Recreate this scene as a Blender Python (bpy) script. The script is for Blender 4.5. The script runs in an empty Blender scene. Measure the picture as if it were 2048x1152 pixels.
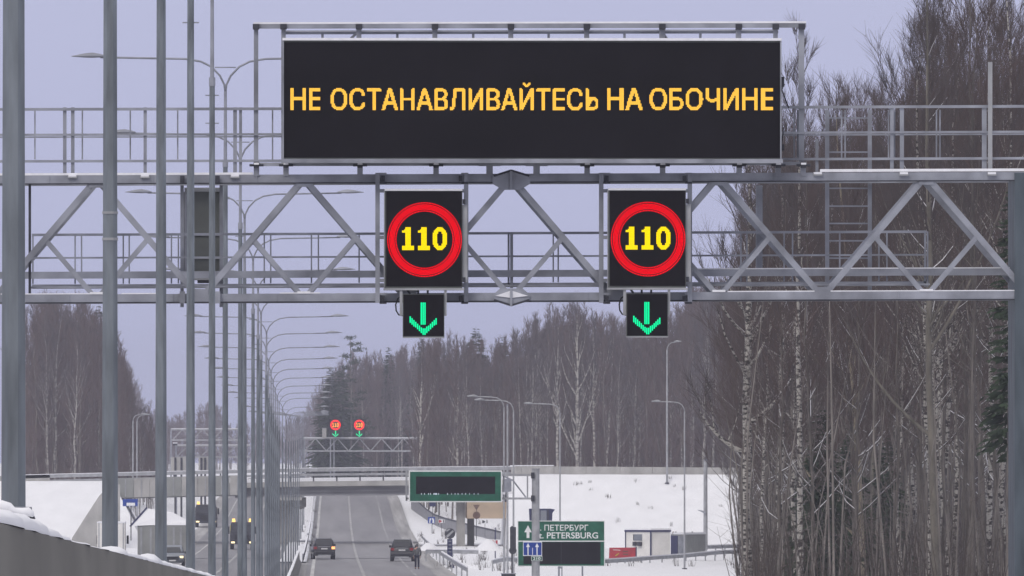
import bpy, bmesh, math, random
import numpy as np
from mathutils import Vector, Matrix, Euler

random.seed(7)
RNG = np.random.default_rng(11)
SC = bpy.context.scene
COL = SC.collection
R = math.radians

# ------------------------------------------------------------------ camera
FPX = 21955.0                       # focal length in pixels of the 2048 px wide photograph
YAW = math.atan(412 / FPX)
PITCH = math.atan(294 / FPX)
cam_data = bpy.data.cameras.new("camera")
cam_data.sensor_width = 36.0
cam_data.lens = 36.0 * FPX / 2048.0
cam_data.clip_start = 1.0
cam_data.clip_end = 9000.0
cam = bpy.data.objects.new("camera", cam_data)
COL.objects.link(cam)
cam.location = (0, 0, 0)
cam.rotation_euler = (math.pi / 2 + PITCH, 0, -YAW)
SC.camera = cam
CAM_ROT = cam.rotation_euler.to_matrix()

# ------------------------------------------------------------------ sky, sun, exposure
world = bpy.data.worlds.new("World")
SC.world = world
world.use_nodes = True
wn = world.node_tree.nodes
wl = world.node_tree.links
wn.clear()
w_out = wn.new("ShaderNodeOutputWorld")
w_bg = wn.new("ShaderNodeBackground")
w_sky = wn.new("ShaderNodeTexSky")
w_sky.sky_type = 'NISHITA'
w_sky.sun_disc = False
w_sky.sun_elevation = R(38)
w_sky.sun_rotation = R(207)
w_sky.dust_density = 4.0
w_mix = wn.new("ShaderNodeMixRGB")
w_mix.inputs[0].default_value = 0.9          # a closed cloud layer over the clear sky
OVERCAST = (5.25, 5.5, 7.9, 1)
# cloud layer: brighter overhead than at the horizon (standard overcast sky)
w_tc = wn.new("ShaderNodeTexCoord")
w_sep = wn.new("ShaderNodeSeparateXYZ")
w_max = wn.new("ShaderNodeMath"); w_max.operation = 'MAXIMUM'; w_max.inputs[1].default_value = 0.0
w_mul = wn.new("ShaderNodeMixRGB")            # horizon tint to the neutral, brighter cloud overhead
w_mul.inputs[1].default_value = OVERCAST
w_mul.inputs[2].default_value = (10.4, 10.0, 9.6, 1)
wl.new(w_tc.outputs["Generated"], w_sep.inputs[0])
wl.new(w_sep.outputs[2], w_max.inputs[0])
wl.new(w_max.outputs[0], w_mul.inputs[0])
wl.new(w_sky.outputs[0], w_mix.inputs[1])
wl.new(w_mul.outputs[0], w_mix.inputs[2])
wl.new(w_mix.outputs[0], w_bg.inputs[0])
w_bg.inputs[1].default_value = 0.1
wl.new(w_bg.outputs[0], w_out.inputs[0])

sun_data = bpy.data.lights.new("sun", 'SUN')
sun_data.energy = 1.15
sun_data.angle = R(25)
sun_data.color = (1.0, 0.94, 0.86)
sun = bpy.data.objects.new("sun", sun_data)
COL.objects.link(sun)
sun.rotation_euler = Vector((-0.34, -0.66, 0.62)).to_track_quat('Z', 'Y').to_euler()

SC.view_settings.view_transform = 'Standard'
SC.view_settings.look = 'None'
SC.view_settings.exposure = 0.0
SC.view_settings.gamma = 1.0
SC.view_settings.use_curve_mapping = False
SC.cycles.max_bounces = 6
SC.cycles.diffuse_bounces = 3
SC.cycles.glossy_bounces = 2
SC.cycles.use_denoising = True

# ------------------------------------------------------------------ helpers
def P(px, py, d):
    """The point at distance d ahead that the photograph shows at pixel (px, py)."""
    v = CAM_ROT @ Vector(((px - 1024) / FPX, (576 - py) / FPX, -1.0))
    return v * (d / v.y)

def S(d):
    return FPX / d

_RZ = [(-80, -1.2), (0, -1.22), (20, -1.25), (40, -1.43), (65, -1.81), (111, -2.52), (150, -3.12), (184, -3.68), (207, -4.15),
       (237, -4.75), (267, -5.4), (297, -5.95), (327, -6.35), (357, -6.75), (387, -7.1), (417, -7.4), (447, -7.7),
       (507, -8.2), (600, -9.0), (730, -9.8), (840, -10.3), (950, -10.75), (1050, -10.95), (1110, -11.0),
       (1250, -10.5), (1416, -8.6), (1600, -7.6), (1750, -7.4), (2200, -8.0), (3000, -9.5), (4200, -10.5)]
_rx = np.arange(-80, 4201, 10.0)
_ry = np.interp(_rx, [a for a, b in _RZ], [b for a, b in _RZ])
_k = np.array([1, 2, 3, 2, 1]) / 9.0
_ry = np.convolve(np.pad(_ry, 2, mode='edge'), _k, mode='valid')

def RZ(d):
    return float(np.interp(d, _rx, _ry))

def DX(d):
    """Gentle right-hand curve of the road far ahead."""
    return 2.7 * (max(0.0, d - 500) / 1250.0) ** 1.5

def arr_mesh(name, verts, faces, smooth=False):
    """Fast mesh from arrays; faces is an (n,4) or (n,3) array or a list of such arrays."""
    if not (isinstance(faces, list) and len(faces) and isinstance(faces[0], np.ndarray)):
        faces = [np.asarray(faces, dtype=np.int32)]
    me = bpy.data.meshes.new(name)
    verts = np.asarray(verts, dtype=np.float32)
    me.vertices.add(len(verts))
    me.vertices.foreach_set("co", verts.ravel())
    loops, starts, off = [], [], 0
    for f in faces:
        f = np.asarray(f, dtype=np.int32)
        if len(f) == 0:
            continue
        n = f.shape[1]
        loops.append(f.ravel())
        starts.append(off + np.arange(len(f), dtype=np.int32) * n)
        off += f.size
    loops = np.concatenate(loops)
    starts = np.concatenate(starts)
    me.loops.add(len(loops))
    me.loops.foreach_set("vertex_index", loops)
    me.polygons.add(len(starts))
    me.polygons.foreach_set("loop_start", starts)
    me.update(calc_edges=True)
    if smooth:
        me.polygons.foreach_set("use_smooth", np.ones(len(starts), dtype=bool))
    me.validate()
    return me

class Geo:
    """Collects boxes, bars, tubes and polygons; link() makes ONE mesh object of them."""
    def __init__(self):
        self.v, self.f = [], []
    def add(self, verts, faces):
        o = len(self.v)
        self.v += [tuple(q) for q in verts]
        self.f += [tuple(i + o for i in q) for q in faces]
        return self
    def box(self, x0, x1, y0, y1, z0, z1):
        v = [(x, y, z) for z in (z0, z1) for y in (y0, y1) for x in (x0, x1)]
        return self.add(v, [(0, 2, 3, 1), (4, 5, 7, 6), (0, 1, 5, 4), (2, 6, 7, 3), (0, 4, 6, 2), (1, 3, 7, 5)])
    def bar(self, a, b, w, t=None):
        """Square bar from a to b: w in the plane facing the road, t along the other way."""
        a, b = Vector(a), Vector(b)
        t = w if t is None else t
        d = (b - a).normalized()
        ref = Vector((0, 1, 0)) if abs(d.y) < 0.9 else Vector((0, 0, 1))
        s = d.cross(ref).normalized()
        u = s.cross(d).normalized()
        q = [(-1, -1), (1, -1), (1, 1), (-1, 1)]
        v = [p + s * (i * w / 2) + u * (j * t / 2) for p in (a, b) for i, j in q]
        return self.add(v, [(3, 2, 1, 0), (4, 5, 6, 7), (0, 1, 5, 4), (1, 2, 6, 5), (2, 3, 7, 6), (3, 0, 4, 7)])
    def tube(self, pts, rad, n=6, caps=True):
        pts = [Vector(p) for p in pts]
        if not isinstance(rad, (list, tuple)):
            rad = [rad] * len(pts)
        o = len(self.v)
        for i, p in enumerate(pts):
            d = (pts[min(i + 1, len(pts) - 1)] - pts[max(i - 1, 0)]).normalized()
            ref = Vector((0, 1, 0)) if abs(d.y) < 0.9 else Vector((0, 0, 1))
            s = d.cross(ref).normalized()
            u = s.cross(d).normalized()
            for k in range(n):
                a = 2 * math.pi * (k + 0.5) / n
                self.v.append(tuple(p + (s * math.cos(a) + u * math.sin(a)) * rad[i]))
        for i in range(len(pts) - 1):
            for k in range(n):
                a, b = o + i * n + k, o + i * n + (k + 1) % n
                self.f.append((a, b, b + n, a + n))
        if caps:
            self.f.append(tuple(o + k for k in reversed(range(n))))
            self.f.append(tuple(o + (len(pts) - 1) * n + k for k in range(n)))
        return self
    def disc(self, c, r, t, n=24):
        """Round plate facing the camera's side (-Y), thickness t."""
        c = Vector(c)
        return self.tube([c + Vector((0, t / 2, 0)), c - Vector((0, t / 2, 0))], r, n)
    def prism(self, poly, y0, y1):
        """Polygon given as (x, z) points, extruded along Y."""
        n = len(poly)
        v = [(x, y0, z) for x, z in poly] + [(x, y1, z) for x, z in poly]
        f = [tuple(range(n)), tuple(reversed(range(n, 2 * n)))]
        f += [(i + n, (i + 1) % n + n, (i + 1) % n, i) for i in range(n)]
        return self.add(v, f)
    def mesh(self, name, base=(0, 0, 0), smooth=False):
        me = bpy.data.meshes.new(name)
        b = Vector(base)
        me.from_pydata([tuple(Vector(q) - b) for q in self.v], [], self.f)
        me.update()
        bm = bmesh.new(); bm.from_mesh(me)
        bmesh.ops.recalc_face_normals(bm, faces=bm.faces)
        bm.to_mesh(me); bm.free()
        if smooth:
            me.polygons.foreach_set("use_smooth", [True] * len(me.polygons))
        return me

def thing(name, label, cat, loc=(0, 0, 0), group=None):
    o = bpy.data.objects.new(name, None)
    o.empty_display_size = 0.2
    COL.objects.link(o)
    o.location = loc
    o["label"] = label
    o["category"] = cat
    if group:
        o["group"] = group
    return o

def tag(o, label=None, cat=None, group=None, kind=None):
    for k, v in (("label", label), ("category", cat), ("group", group), ("kind", kind)):
        if v:
            o[k] = v
    return o

def wloc(o):
    """World location of a (never rotated here) parent chain."""
    v = Vector((0, 0, 0))
    while o is not None:
        v += Vector(o.location)
        o = o.parent
    return v

def put(name, me, mat, parent=None, loc=(0, 0, 0)):
    o = bpy.data.objects.new(name, me)
    if me.materials:
        pass
    elif isinstance(mat, (list, tuple)):
        for m in mat:
            me.materials.append(m)
    elif mat is not None:
        me.materials.append(mat)
    COL.objects.link(o)
    o.parent = parent
    o.location = loc
    return o

def link(geo, name, mat, parent=None, smooth=False, kind=None):
    """Geometry in world coordinates becomes one object under parent."""
    b = wloc(parent) if parent is not None else Vector((0, 0, 0))
    o = put(name, geo.mesh(name, b, smooth), mat, parent)
    if kind:
        o["kind"] = kind
    return o

def copy_tree(root, loc, rz=None, scale=None, label=None, group=None):
    c = root.copy(); COL.objects.link(c)
    c.location = loc
    if rz is not None:
        c.rotation_euler = (0, 0, rz)
    if scale is not None:
        c.scale = scale
    if label:
        c["label"] = label
    if group:
        c["group"] = group
    for ch in list(root.children):
        k = ch.copy(); COL.objects.link(k); k.parent = c
        for g in list(ch.children):
            m = g.copy(); COL.objects.link(m); m.parent = k
    return c

# ------------------------------------------------------------------ materials
MATS = {}
def mat(name, col, rough=0.7, metal=0.0, noise=None, amount=0.25, col2=None, spec=0.3, bump=0.0, stretch=None, coord='Object'):
    m = bpy.data.materials.new(name)
    m.use_nodes = True
    nt = m.node_tree
    b = nt.nodes["Principled BSDF"]
    b.inputs["Base Color"].default_value = (*col, 1)
    b.inputs["Roughness"].default_value = rough
    b.inputs["Metallic"].default_value = metal
    b.inputs["Specular IOR Level"].default_value = spec
    if noise:
        tc = nt.nodes.new("ShaderNodeTexCoord")
        mp = nt.nodes.new("ShaderNodeMapping")
        nz = nt.nodes.new("ShaderNodeTexNoise")
        nz.inputs["Scale"].default_value = noise
        nz.inputs["Detail"].default_value = 5
        if stretch:
            mp.inputs["Scale"].default_value = stretch
        rp = nt.nodes.new("ShaderNodeValToRGB")
        c2 = col2 or tuple(c * (1 - amount) for c in col)
        rp.color_ramp.elements[0].position = 0.32
        rp.color_ramp.elements[1].position = 0.68
        rp.color_ramp.elements[0].color = (*c2, 1)
        rp.color_ramp.elements[1].color = (*[min(1, c * (1 + amount * 0.5)) for c in col], 1)
        nt.links.new(tc.outputs[coord], mp.inputs[0])
        nt.links.new(mp.outputs[0], nz.inputs["Vector"])
        nt.links.new(nz.outputs["Fac"], rp.inputs[0])
        nt.links.new(rp.outputs[0], b.inputs["Base Color"])
        if bump:
            bp = nt.nodes.new("ShaderNodeBump")
            bp.inputs["Strength"].default_value = bump
            nt.links.new(nz.outputs["Fac"], bp.inputs["Height"])
            nt.links.new(bp.outputs[0], b.inputs["Normal"])
    MATS[name] = m
    return m

def emit(name, col, strength):
    m = bpy.data.materials.new(name)
    m.use_nodes = True
    b = m.node_tree.nodes["Principled BSDF"]
    b.inputs["Base Color"].default_value = (*[c * 0.08 for c in col], 1)
    b.inputs["Emission Color"].default_value = (*col, 1)
    b.inputs["Emission Strength"].default_value = strength
    b.inputs["Specular IOR Level"].default_value = 0.0
    MATS[name] = m
    return m

M_galv = mat("galvanised_steel", (0.30, 0.315, 0.36), 0.55, 0.3, noise=1.6, amount=0.38)
M_pole = mat("galvanised_pole", (0.205, 0.23, 0.255), 0.5, 0.4, noise=2.2, amount=0.38, stretch=(4, 4, 0.7))
M_column = mat("dark_column_steel", (0.085, 0.105, 0.125), 0.6, 0.3, noise=1.4, amount=0.35, stretch=(3, 3, 0.6))  # darker tone than the rest of the gantry steel
M_galvl = mat("pale_galvanised_steel", (0.36, 0.37, 0.39), 0.6, 0.2, noise=2.0, amount=0.25)
M_dark = mat("dark_steel", (0.05, 0.052, 0.065), 0.6, 0.3, noise=5, amount=0.3)
M_black = mat("black_rubber", (0.012, 0.012, 0.014), 0.7)
M_snow = mat("snow", (0.80, 0.81, 0.84), 0.9, noise=0.6, amount=0.05, spec=0.1, bump=0.15)
M_ice = mat("packed_snow_on_steel", (0.78, 0.79, 0.83), 0.85, noise=9, amount=0.08, spec=0.1)
M_conc = mat("weathered_concrete", (0.17, 0.165, 0.15), 0.85, noise=1.1, amount=0.2, stretch=(1, 0.22, 0.6), bump=0.03)
M_concl = mat("pale_concrete", (0.40, 0.395, 0.38), 0.85, noise=0.9, amount=0.22, stretch=(1, 1, 0.6))
M_tan = mat("sand_coloured_concrete", (0.46, 0.36, 0.26), 0.9, noise=0.7, amount=0.2)
M_girder = mat("girder_paint", (0.27, 0.27, 0.285), 0.6, 0.1, noise=0.5, amount=0.2, stretch=(1, 1, 4))
M_screen = mat("led_screen_black", (0.0095, 0.0085, 0.012), 0.65, noise=1.1, amount=0.25, spec=0.12)
M_cab = mat("cabinet_grey_green", (0.13, 0.14, 0.135), 0.6, 0.1, noise=1.5, amount=0.2)
M_white = mat("white_paint", (0.78, 0.79, 0.80), 0.5, noise=3, amount=0.08)
M_green = mat("green_road_sign", (0.012, 0.115, 0.07), 0.45, noise=2.5, amount=0.3)
M_blue = mat("blue_road_sign", (0.012, 0.05, 0.30), 0.45, noise=3, amount=0.2)
M_navy = mat("navy_paint", (0.022, 0.026, 0.09), 0.6, noise=2, amount=0.3)
M_red = mat("red_board", (0.42, 0.035, 0.05), 0.6, noise=2, amount=0.25)
M_rust = mat("rusty_brown_plate", (0.14, 0.085, 0.065), 0.8, noise=6, amount=0.4)
M_cream = mat("cream_cabin_panel", (0.74, 0.73, 0.70), 0.6, noise=0.8, amount=0.12)
M_greyp = mat("grey_cabin_panel", (0.27, 0.28, 0.27), 0.6, noise=0.8, amount=0.15)
M_asph = mat("salted_asphalt", (0.215, 0.21, 0.215), 0.62, noise=0.25, amount=0.3, spec=0.35, stretch=(1.6, 0.035, 1), coord='Object')
M_shoulder = mat("snowy_shoulder", (0.36, 0.355, 0.35), 0.8, noise=0.5, amount=0.4, stretch=(2.5, 0.03, 1))
M_linef = mat("faded_road_paint", (0.33, 0.33, 0.33), 0.7, noise=0.6, amount=0.4, stretch=(1, 0.1, 1))
M_line = mat("worn_road_paint", (0.52, 0.52, 0.51), 0.7, noise=1.5, amount=0.35, stretch=(1, 0.2, 1))
M_carb = mat("black_car_paint", (0.018, 0.018, 0.022), 0.3, 0.2, spec=0.5)
M_carg = mat("dark_grey_car_paint", (0.03, 0.034, 0.036), 0.35, 0.3, spec=0.5)
M_cars = mat("silver_car_paint", (0.22, 0.24, 0.27), 0.35, 0.4, spec=0.5)
M_glass = mat("dark_car_glass", (0.02, 0.022, 0.026), 0.08, 0.0, spec=0.6)
M_tyre = mat("tyre_rubber", (0.015, 0.015, 0.016), 0.9)
M_rim = mat("wheel_rim", (0.25, 0.25, 0.26), 0.4, 0.7)
M_plate = mat("number_plate", (0.6, 0.6, 0.6), 0.5)
M_tail = mat("red_tail_lens", (0.25, 0.01, 0.012), 0.25)
M_yellow = mat("yellow_truck_paint", (0.55, 0.48, 0.03), 0.5, noise=2, amount=0.2)
M_cloth = mat("dark_trousers", (0.018, 0.018, 0.035), 0.9)
M_jacket = mat("grey_jacket", (0.11, 0.115, 0.12), 0.9, noise=8, amount=0.4)
M_skin = mat("skin", (0.45, 0.27, 0.2), 0.6)
M_floor = mat("leaf_litter_and_snow", (0.62, 0.62, 0.64), 0.95, noise=0.35, col2=(0.07, 0.055, 0.045), spec=0.1)
M_sap = mat("pale_sapling_bark", (0.19, 0.172, 0.155), 0.9, noise=0.6, amount=0.5)
M_brush = mat("brown_brush", (0.075, 0.06, 0.052), 0.95, noise=0.4, amount=0.4)
M_twig = mat("bare_twigs", (0.125, 0.106, 0.106), 0.9, noise=0.25, amount=0.4, col2=(0.066, 0.055, 0.056))
M_twigr = mat("reddish_twigs", (0.14, 0.103, 0.097), 0.9, noise=0.25, amount=0.35)
M_twign = mat("wood_edge_twigs", (0.086, 0.070, 0.066), 0.9, noise=0.25, amount=0.4, col2=(0.06, 0.05, 0.05))
M_twigrn = mat("wood_edge_reddish_twigs", (0.098, 0.070, 0.063), 0.9, noise=0.25, amount=0.35)
M_spruce = mat("spruce_needles", (0.033, 0.054, 0.027), 0.9, noise=0.9, amount=0.5)
M_bark = mat("grey_brown_bark", (0.17, 0.152, 0.136), 0.9, noise=2.5, amount=0.5, stretch=(3, 3, 0.5))
M_barkn = mat("wood_edge_bark", (0.125, 0.112, 0.10), 0.9, noise=2.5, amount=0.5, stretch=(3, 3, 0.5))
M_barkp = mat("pale_aspen_bark", (0.15, 0.138, 0.115), 0.85, noise=2.0, amount=0.4, stretch=(2, 2, 0.6))

def birch_mat(name, white, dark, sc):
    m = mat(name, white, 0.8)
    nt = m.node_tree
    b = nt.nodes["Principled BSDF"]
    tc = nt.nodes.new("ShaderNodeTexCoord")
    mp = nt.nodes.new("ShaderNodeMapping")
    mp.inputs["Scale"].default_value = (1.0, 1.0, 2.2)
    nz = nt.nodes.new("ShaderNodeTexNoise")
    nz.inputs["Scale"].default_value = sc
    nz.inputs["Detail"].default_value = 3
    rp = nt.nodes.new("ShaderNodeValToRGB")
    e = rp.color_ramp.elements
    e[0].position = 0.44; e[0].color = (*dark, 1)
    e[1].position = 0.53; e[1].color = (*white, 1)
    nt.links.new(tc.outputs["Object"], mp.inputs[0])
    nt.links.new(mp.outputs[0], nz.inputs["Vector"])
    nt.links.new(nz.outputs["Fac"], rp.inputs[0])
    nt.links.new(rp.outputs[0], b.inputs["Base Color"])
    return m
M_birch = birch_mat("birch_bark", (0.37, 0.355, 0.325), (0.035, 0.03, 0.028), 4.2)
M_barkl = mat("light_smooth_bark", (0.26, 0.225, 0.165), 0.85, noise=2.0, amount=0.35, stretch=(2, 2, 0.5))
M_birchf = birch_mat("far_birch_bark", (0.30, 0.285, 0.265), (0.15, 0.138, 0.13), 1.6)

L_amber = emit("amber_led", (1.0, 0.55, 0.065), 1.3)
L_yellow = emit("yellow_led", (1.0, 0.74, 0.0), 1.25)
L_red = emit("red_led", (0.92, 0.0, 0.01), 1.15)
L_redf = emit("far_red_led", (1.0, 0.01, 0.01), 2.2)
L_green = emit("green_led", (0.0, 0.95, 0.38), 1.15)
L_orange = emit("orange_far_led", (1.0, 0.36, 0.03), 1.8)
L_turn = emit("lit_turn_lamp", (1.0, 0.42, 0.16), 2.2)
L_head = emit("lit_lamp", (1.0, 0.80, 0.45), 2.0)
L_beacon = emit("lit_beacon", (1.0, 0.62, 0.18), 2.0)
L_white = emit("dim_white_led", (0.75, 0.85, 1.0), 0.7)

# ------------------------------------------------------------------ text helpers
def text_mesh(body, bold=0.0):
    cu = bpy.data.curves.new("lettering", 'FONT')
    cu.body = body
    cu.size = 1.0
    cu.offset = bold
    cu.fill_mode = 'FRONT'
    o = bpy.data.objects.new("lettering", cu)
    COL.objects.link(o)
    dg = bpy.context.evaluated_depsgraph_get()
    me = bpy.data.meshes.new_from_object(o.evaluated_get(dg))
    bpy.data.objects.remove(o)
    bpy.data.curves.remove(cu)
    me.calc_loop_triangles()
    v = np.array([tuple(q.co) for q in me.vertices])[:, :2]
    t = np.array([tuple(q.vertices) for q in me.loop_triangles])
    bpy.data.meshes.remove(me)
    return v, t

def flat_text(body, x0, x1, z0, z1, y, name, m, parent, bold=0.0):
    """Flat lettering in the box x0..x1, z0..z1 at Y = y, facing the camera's side."""
    v, t = text_mesh(body, bold)
    lo, hi = v.min(0), v.max(0)
    q = (v - lo) / (hi - lo)
    g = Geo()
    g.add([(x0 + a * (x1 - x0), y, z0 + b * (z1 - z0)) for a, b in q], [tuple(int(i) for i in r) for r in t])
    return link(g, name, m, parent)

def in_tris(pts, v, t):
    ins = np.zeros(len(pts), bool)
    for a, b, c in v[t]:
        d = (b[1] - c[1]) * (a[0] - c[0]) + (c[0] - b[0]) * (a[1] - c[1])
        if abs(d) < 1e-12:
            continue
        u = ((b[1] - c[1]) * (pts[:, 0] - c[0]) + (c[0] - b[0]) * (pts[:, 1] - c[1])) / d
        w = ((c[1] - a[1]) * (pts[:, 0] - c[0]) + (a[0] - c[0]) * (pts[:, 1] - c[1])) / d
        ins |= (u >= 0) & (w >= 0) & (u + w <= 1)
    return ins

def dots(points, y, sx, sz, name, m, parent):
    """LED pixels: small raised squares facing the camera's side, one joined part."""
    p = np.asarray(points, float)
    b = wloc(parent)
    p = p - np.array([b.x, b.z])
    y = y - b.y
    n = len(p)
    v = np.zeros((n, 5, 3))
    for i, (dx, dz) in enumerate(((-1, -1), (1, -1), (1, 1), (-1, 1))):
        v[:, i, 0] = p[:, 0] + dx * sx / 2
        v[:, i, 1] = y
        v[:, i, 2] = p[:, 1] + dz * sz / 2
    v[:, 4, 0] = p[:, 0]; v[:, 4, 1] = y - 0.004; v[:, 4, 2] = p[:, 1]
    idx = np.arange(n)[:, None] * 5
    f = np.concatenate([idx + np.array([[a, (a + 1) % 4, 4]]) for a in range(4)])
    o = put(name, arr_mesh(name, v.reshape(-1, 3), f), m, parent)
    o["kind"] = "stuff"
    return o

# ================================================================== SETTING
def strip(name, x0, x1, y0, y1, dz, m, step=10.0, curve=True, kind='structure', nx=1):
    ys = np.arange(y0, y1 + 0.01, step)
    v, f = [], []
    for i, y in enumerate(ys):
        dx = DX(y) if curve else 0.0
        for k in range(nx + 1):
            v.append((x0 + (x1 - x0) * k / nx + dx, y, RZ(y) + dz))
    n = nx + 1
    for i in range(len(ys) - 1):
        for k in range(nx):
            a = i * n + k
            f.append((a, a + 1, a + 1 + n, a + n))
    o = put(name, arr_mesh(name, v, f), m)
    o["kind"] = kind
    return o

def build_ground():
    ys = np.concatenate([np.arange(-80, 1700, 12.0), np.arange(1700, 4201, 50.0)])
    xs = np.concatenate([np.linspace(-900, -70, 12), np.linspace(-60, 70, 66), np.linspace(80, 900, 12)])
    X, Y = np.meshgrid(xs, ys)
    Z = np.interp(Y, _rx, _ry) - 0.3
    rough = RNG.normal(0, 0.05, Z.shape)
    near = np.clip((np.abs(X + 1.5 - 2.7 * (np.maximum(0, Y - 500) / 1250) ** 1.5) - 13.5) / 6, 0, 1)
    Z = Z + rough * near
    n = len(xs)
    i = np.arange(len(ys) - 1)[:, None] * n + np.arange(n - 1)[None, :]
    f = np.stack([i, i + 1, i + 1 + n, i + n], -1).reshape(-1, 4)
    o = put("snowy_ground", arr_mesh("snowy_ground", np.stack([X, Y, Z], -1).reshape(-1, 3), f, True), M_snow)
    o["kind"] = "structure"
build_ground()

strip("road", -13.4, 10.4, -40, 2200, 0.0, M_asph, nx=4)
strip("snowy_road_edge", 9.0, 10.5, 100, 1500, 0.012, M_shoulder)
strip("snowy_road_edge", -13.5, -12.0, 100, 1500, 0.012, M_shoulder)
strip("snowy_road_edge", -0.95, -0.35, 60, 1500, 0.012, M_shoulder)
strip("edge_line", 0.0, 0.27, 60, 1700, 0.024, M_line)
strip("edge_line", 7.47, 7.66, 60, 1700, 0.024, M_linef)
strip("edge_line", -3.3, -3.14, 60, 1700, 0.024, M_line)
strip("edge_line", -10.8, -10.64, 60, 1700, 0.024, M_line)
def dashes(xc, y0, y1):
    v, f = [], []
    y = y0
    while y < y1:
        for a, b in ((y, y + 4), (y + 4, y + 8)):
            o = len(v)
            for q in (a, b):
                v += [(xc - 0.115 + DX(q), q, RZ(q) + 0.024), (xc + 0.115 + DX(q), q, RZ(q) + 0.024)]
            f.append((o, o + 1, o + 3, o + 2))
        y += 12
    o = put("lane_line", arr_mesh("lane_line", v, f), M_line)
    o["kind"] = "structure"
dashes(3.87, 60, 1700)
dashes(-6.9, 60, 1700)
strip("road_joint", -12, 9.2, 956, 958.6, 0.02, M_dark, step=1.3)
strip("snowy_median", -2.7, -0.45, 905, 2000, 0.13, M_snow)

# ------------------------------------------------------------------ median barrier near the camera
def btop(y):
    lin = 0.2563 - 0.01515 * y
    k = min(1.0, max(0.0, (y - 130) / 60))
    return lin * (1 - k) + (RZ(y) + 1.08) * k
def barrier():
    t = thing("concrete_barrier", "long grey concrete median barrier topped with a ridge of snow, beside the lamp posts", "barrier", (-1.1, 30, RZ(30)))
    ys = np.concatenate([np.arange(18, 140, 3.0), np.arange(140, 900, 10.0)])
    prof = [(-0.27, -0.1), (-0.27, 0.2), (-0.13, 0.42), (-0.1, 1.08), (0.1, 1.08), (0.13, 0.42), (0.27, 0.2), (0.27, -0.1)]
    v, f = [], []
    for y in ys:
        for a, b in prof:
            v.append((a + DX(y), y - 30, btop(y) - 1.08 + b - RZ(30)))
    n = len(prof)
    for i in range(len(ys) - 1):
        for k in range(n - 1):
            a = i * n + k
            f.append((a, a + 1, a + 1 + n, a + n))
    put("barrier_wall", arr_mesh("barrier_wall", v, f), M_conc, t)
    # snow ridge
    v, f = [], []
    rr = random.Random(3)
    ring = [(-1, 0), (-0.95, 0.5), (-0.5, 0.95), (0.0, 1.05), (0.5, 0.95), (0.95, 0.5), (1, 0)]
    ys = np.concatenate([np.arange(18, 140, 0.8), np.arange(140, 900, 6.0)])
    for y in ys:
        h = (0.022 + 0.03 * rr.random() ** 2) * (1.5 if y < 44 else 1.0) * (0.3 if 47 < y < 60 else 1.0)
        if 75 < y < 78:
            h += 0.03
        w = 0.085 + 0.02 * rr.random()
        for a, b in ring:
            v.append((a * w + DX(y), y - 30, btop(y) + 0.003 + b * h - RZ(30)))
    n = len(ring)
    for i in range(len(ys) - 1):
        for k in range(n - 1):
            a = i * n + k
            f.append((a, a + 1, a + 1 + n, a + n))
    put("snow_ridge", arr_mesh("snow_ridge", v, f, True), M_snow, t)
barrier()

def snowy_rail_end():
    c = P(45, 1028, 46)
    t = thing("guardrail_end", "snow-covered steel rail end bracket on top of the concrete barrier beside the nearest lamp post", "guardrail", P(40, 1052, 46))
    a, b = P(-20, 1031, 45), P(58, 1033, 46)
    link(Geo().bar(a, b, 0.025, 0.08), "rail_beam", M_galvl, t)
    link(Geo().bar(P(60, 1024, 46), P(66, 1040, 46), 0.02, 0.12).bar(P(54, 1034, 46), P(67, 1037, 46), 0.02, 0.1), "end_plate", M_dark, t)
    for px in (12, 38, 57):
        link(Geo().bar(P(px, 1034, 46), P(px, 1062, 46), 0.02, 0.06), "post", M_dark if px != 38 else M_galvl, t)
    sp = [P(x, y, 44.8) for x, y in ((-25, 1019), (5, 1014), (18, 1017), (28, 1022), (45, 1024), (56, 1023), (63, 1028), (67, 1033))]
    link(Geo().tube(sp, [0.022, 0.03, 0.026, 0.016, 0.018, 0.02, 0.014, 0.005], 8), "snow_cap", M_snow, t, True)
snowy_rail_end()

# ------------------------------------------------------------------ overpass
YB = 1110.0
def ytop(x):
    return float(np.interp(x, [-400, 0, 60, 600, 900, 1108, 1475, 1900], [962, 952, 950, 937, 934, 933, 935, 940]))

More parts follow.
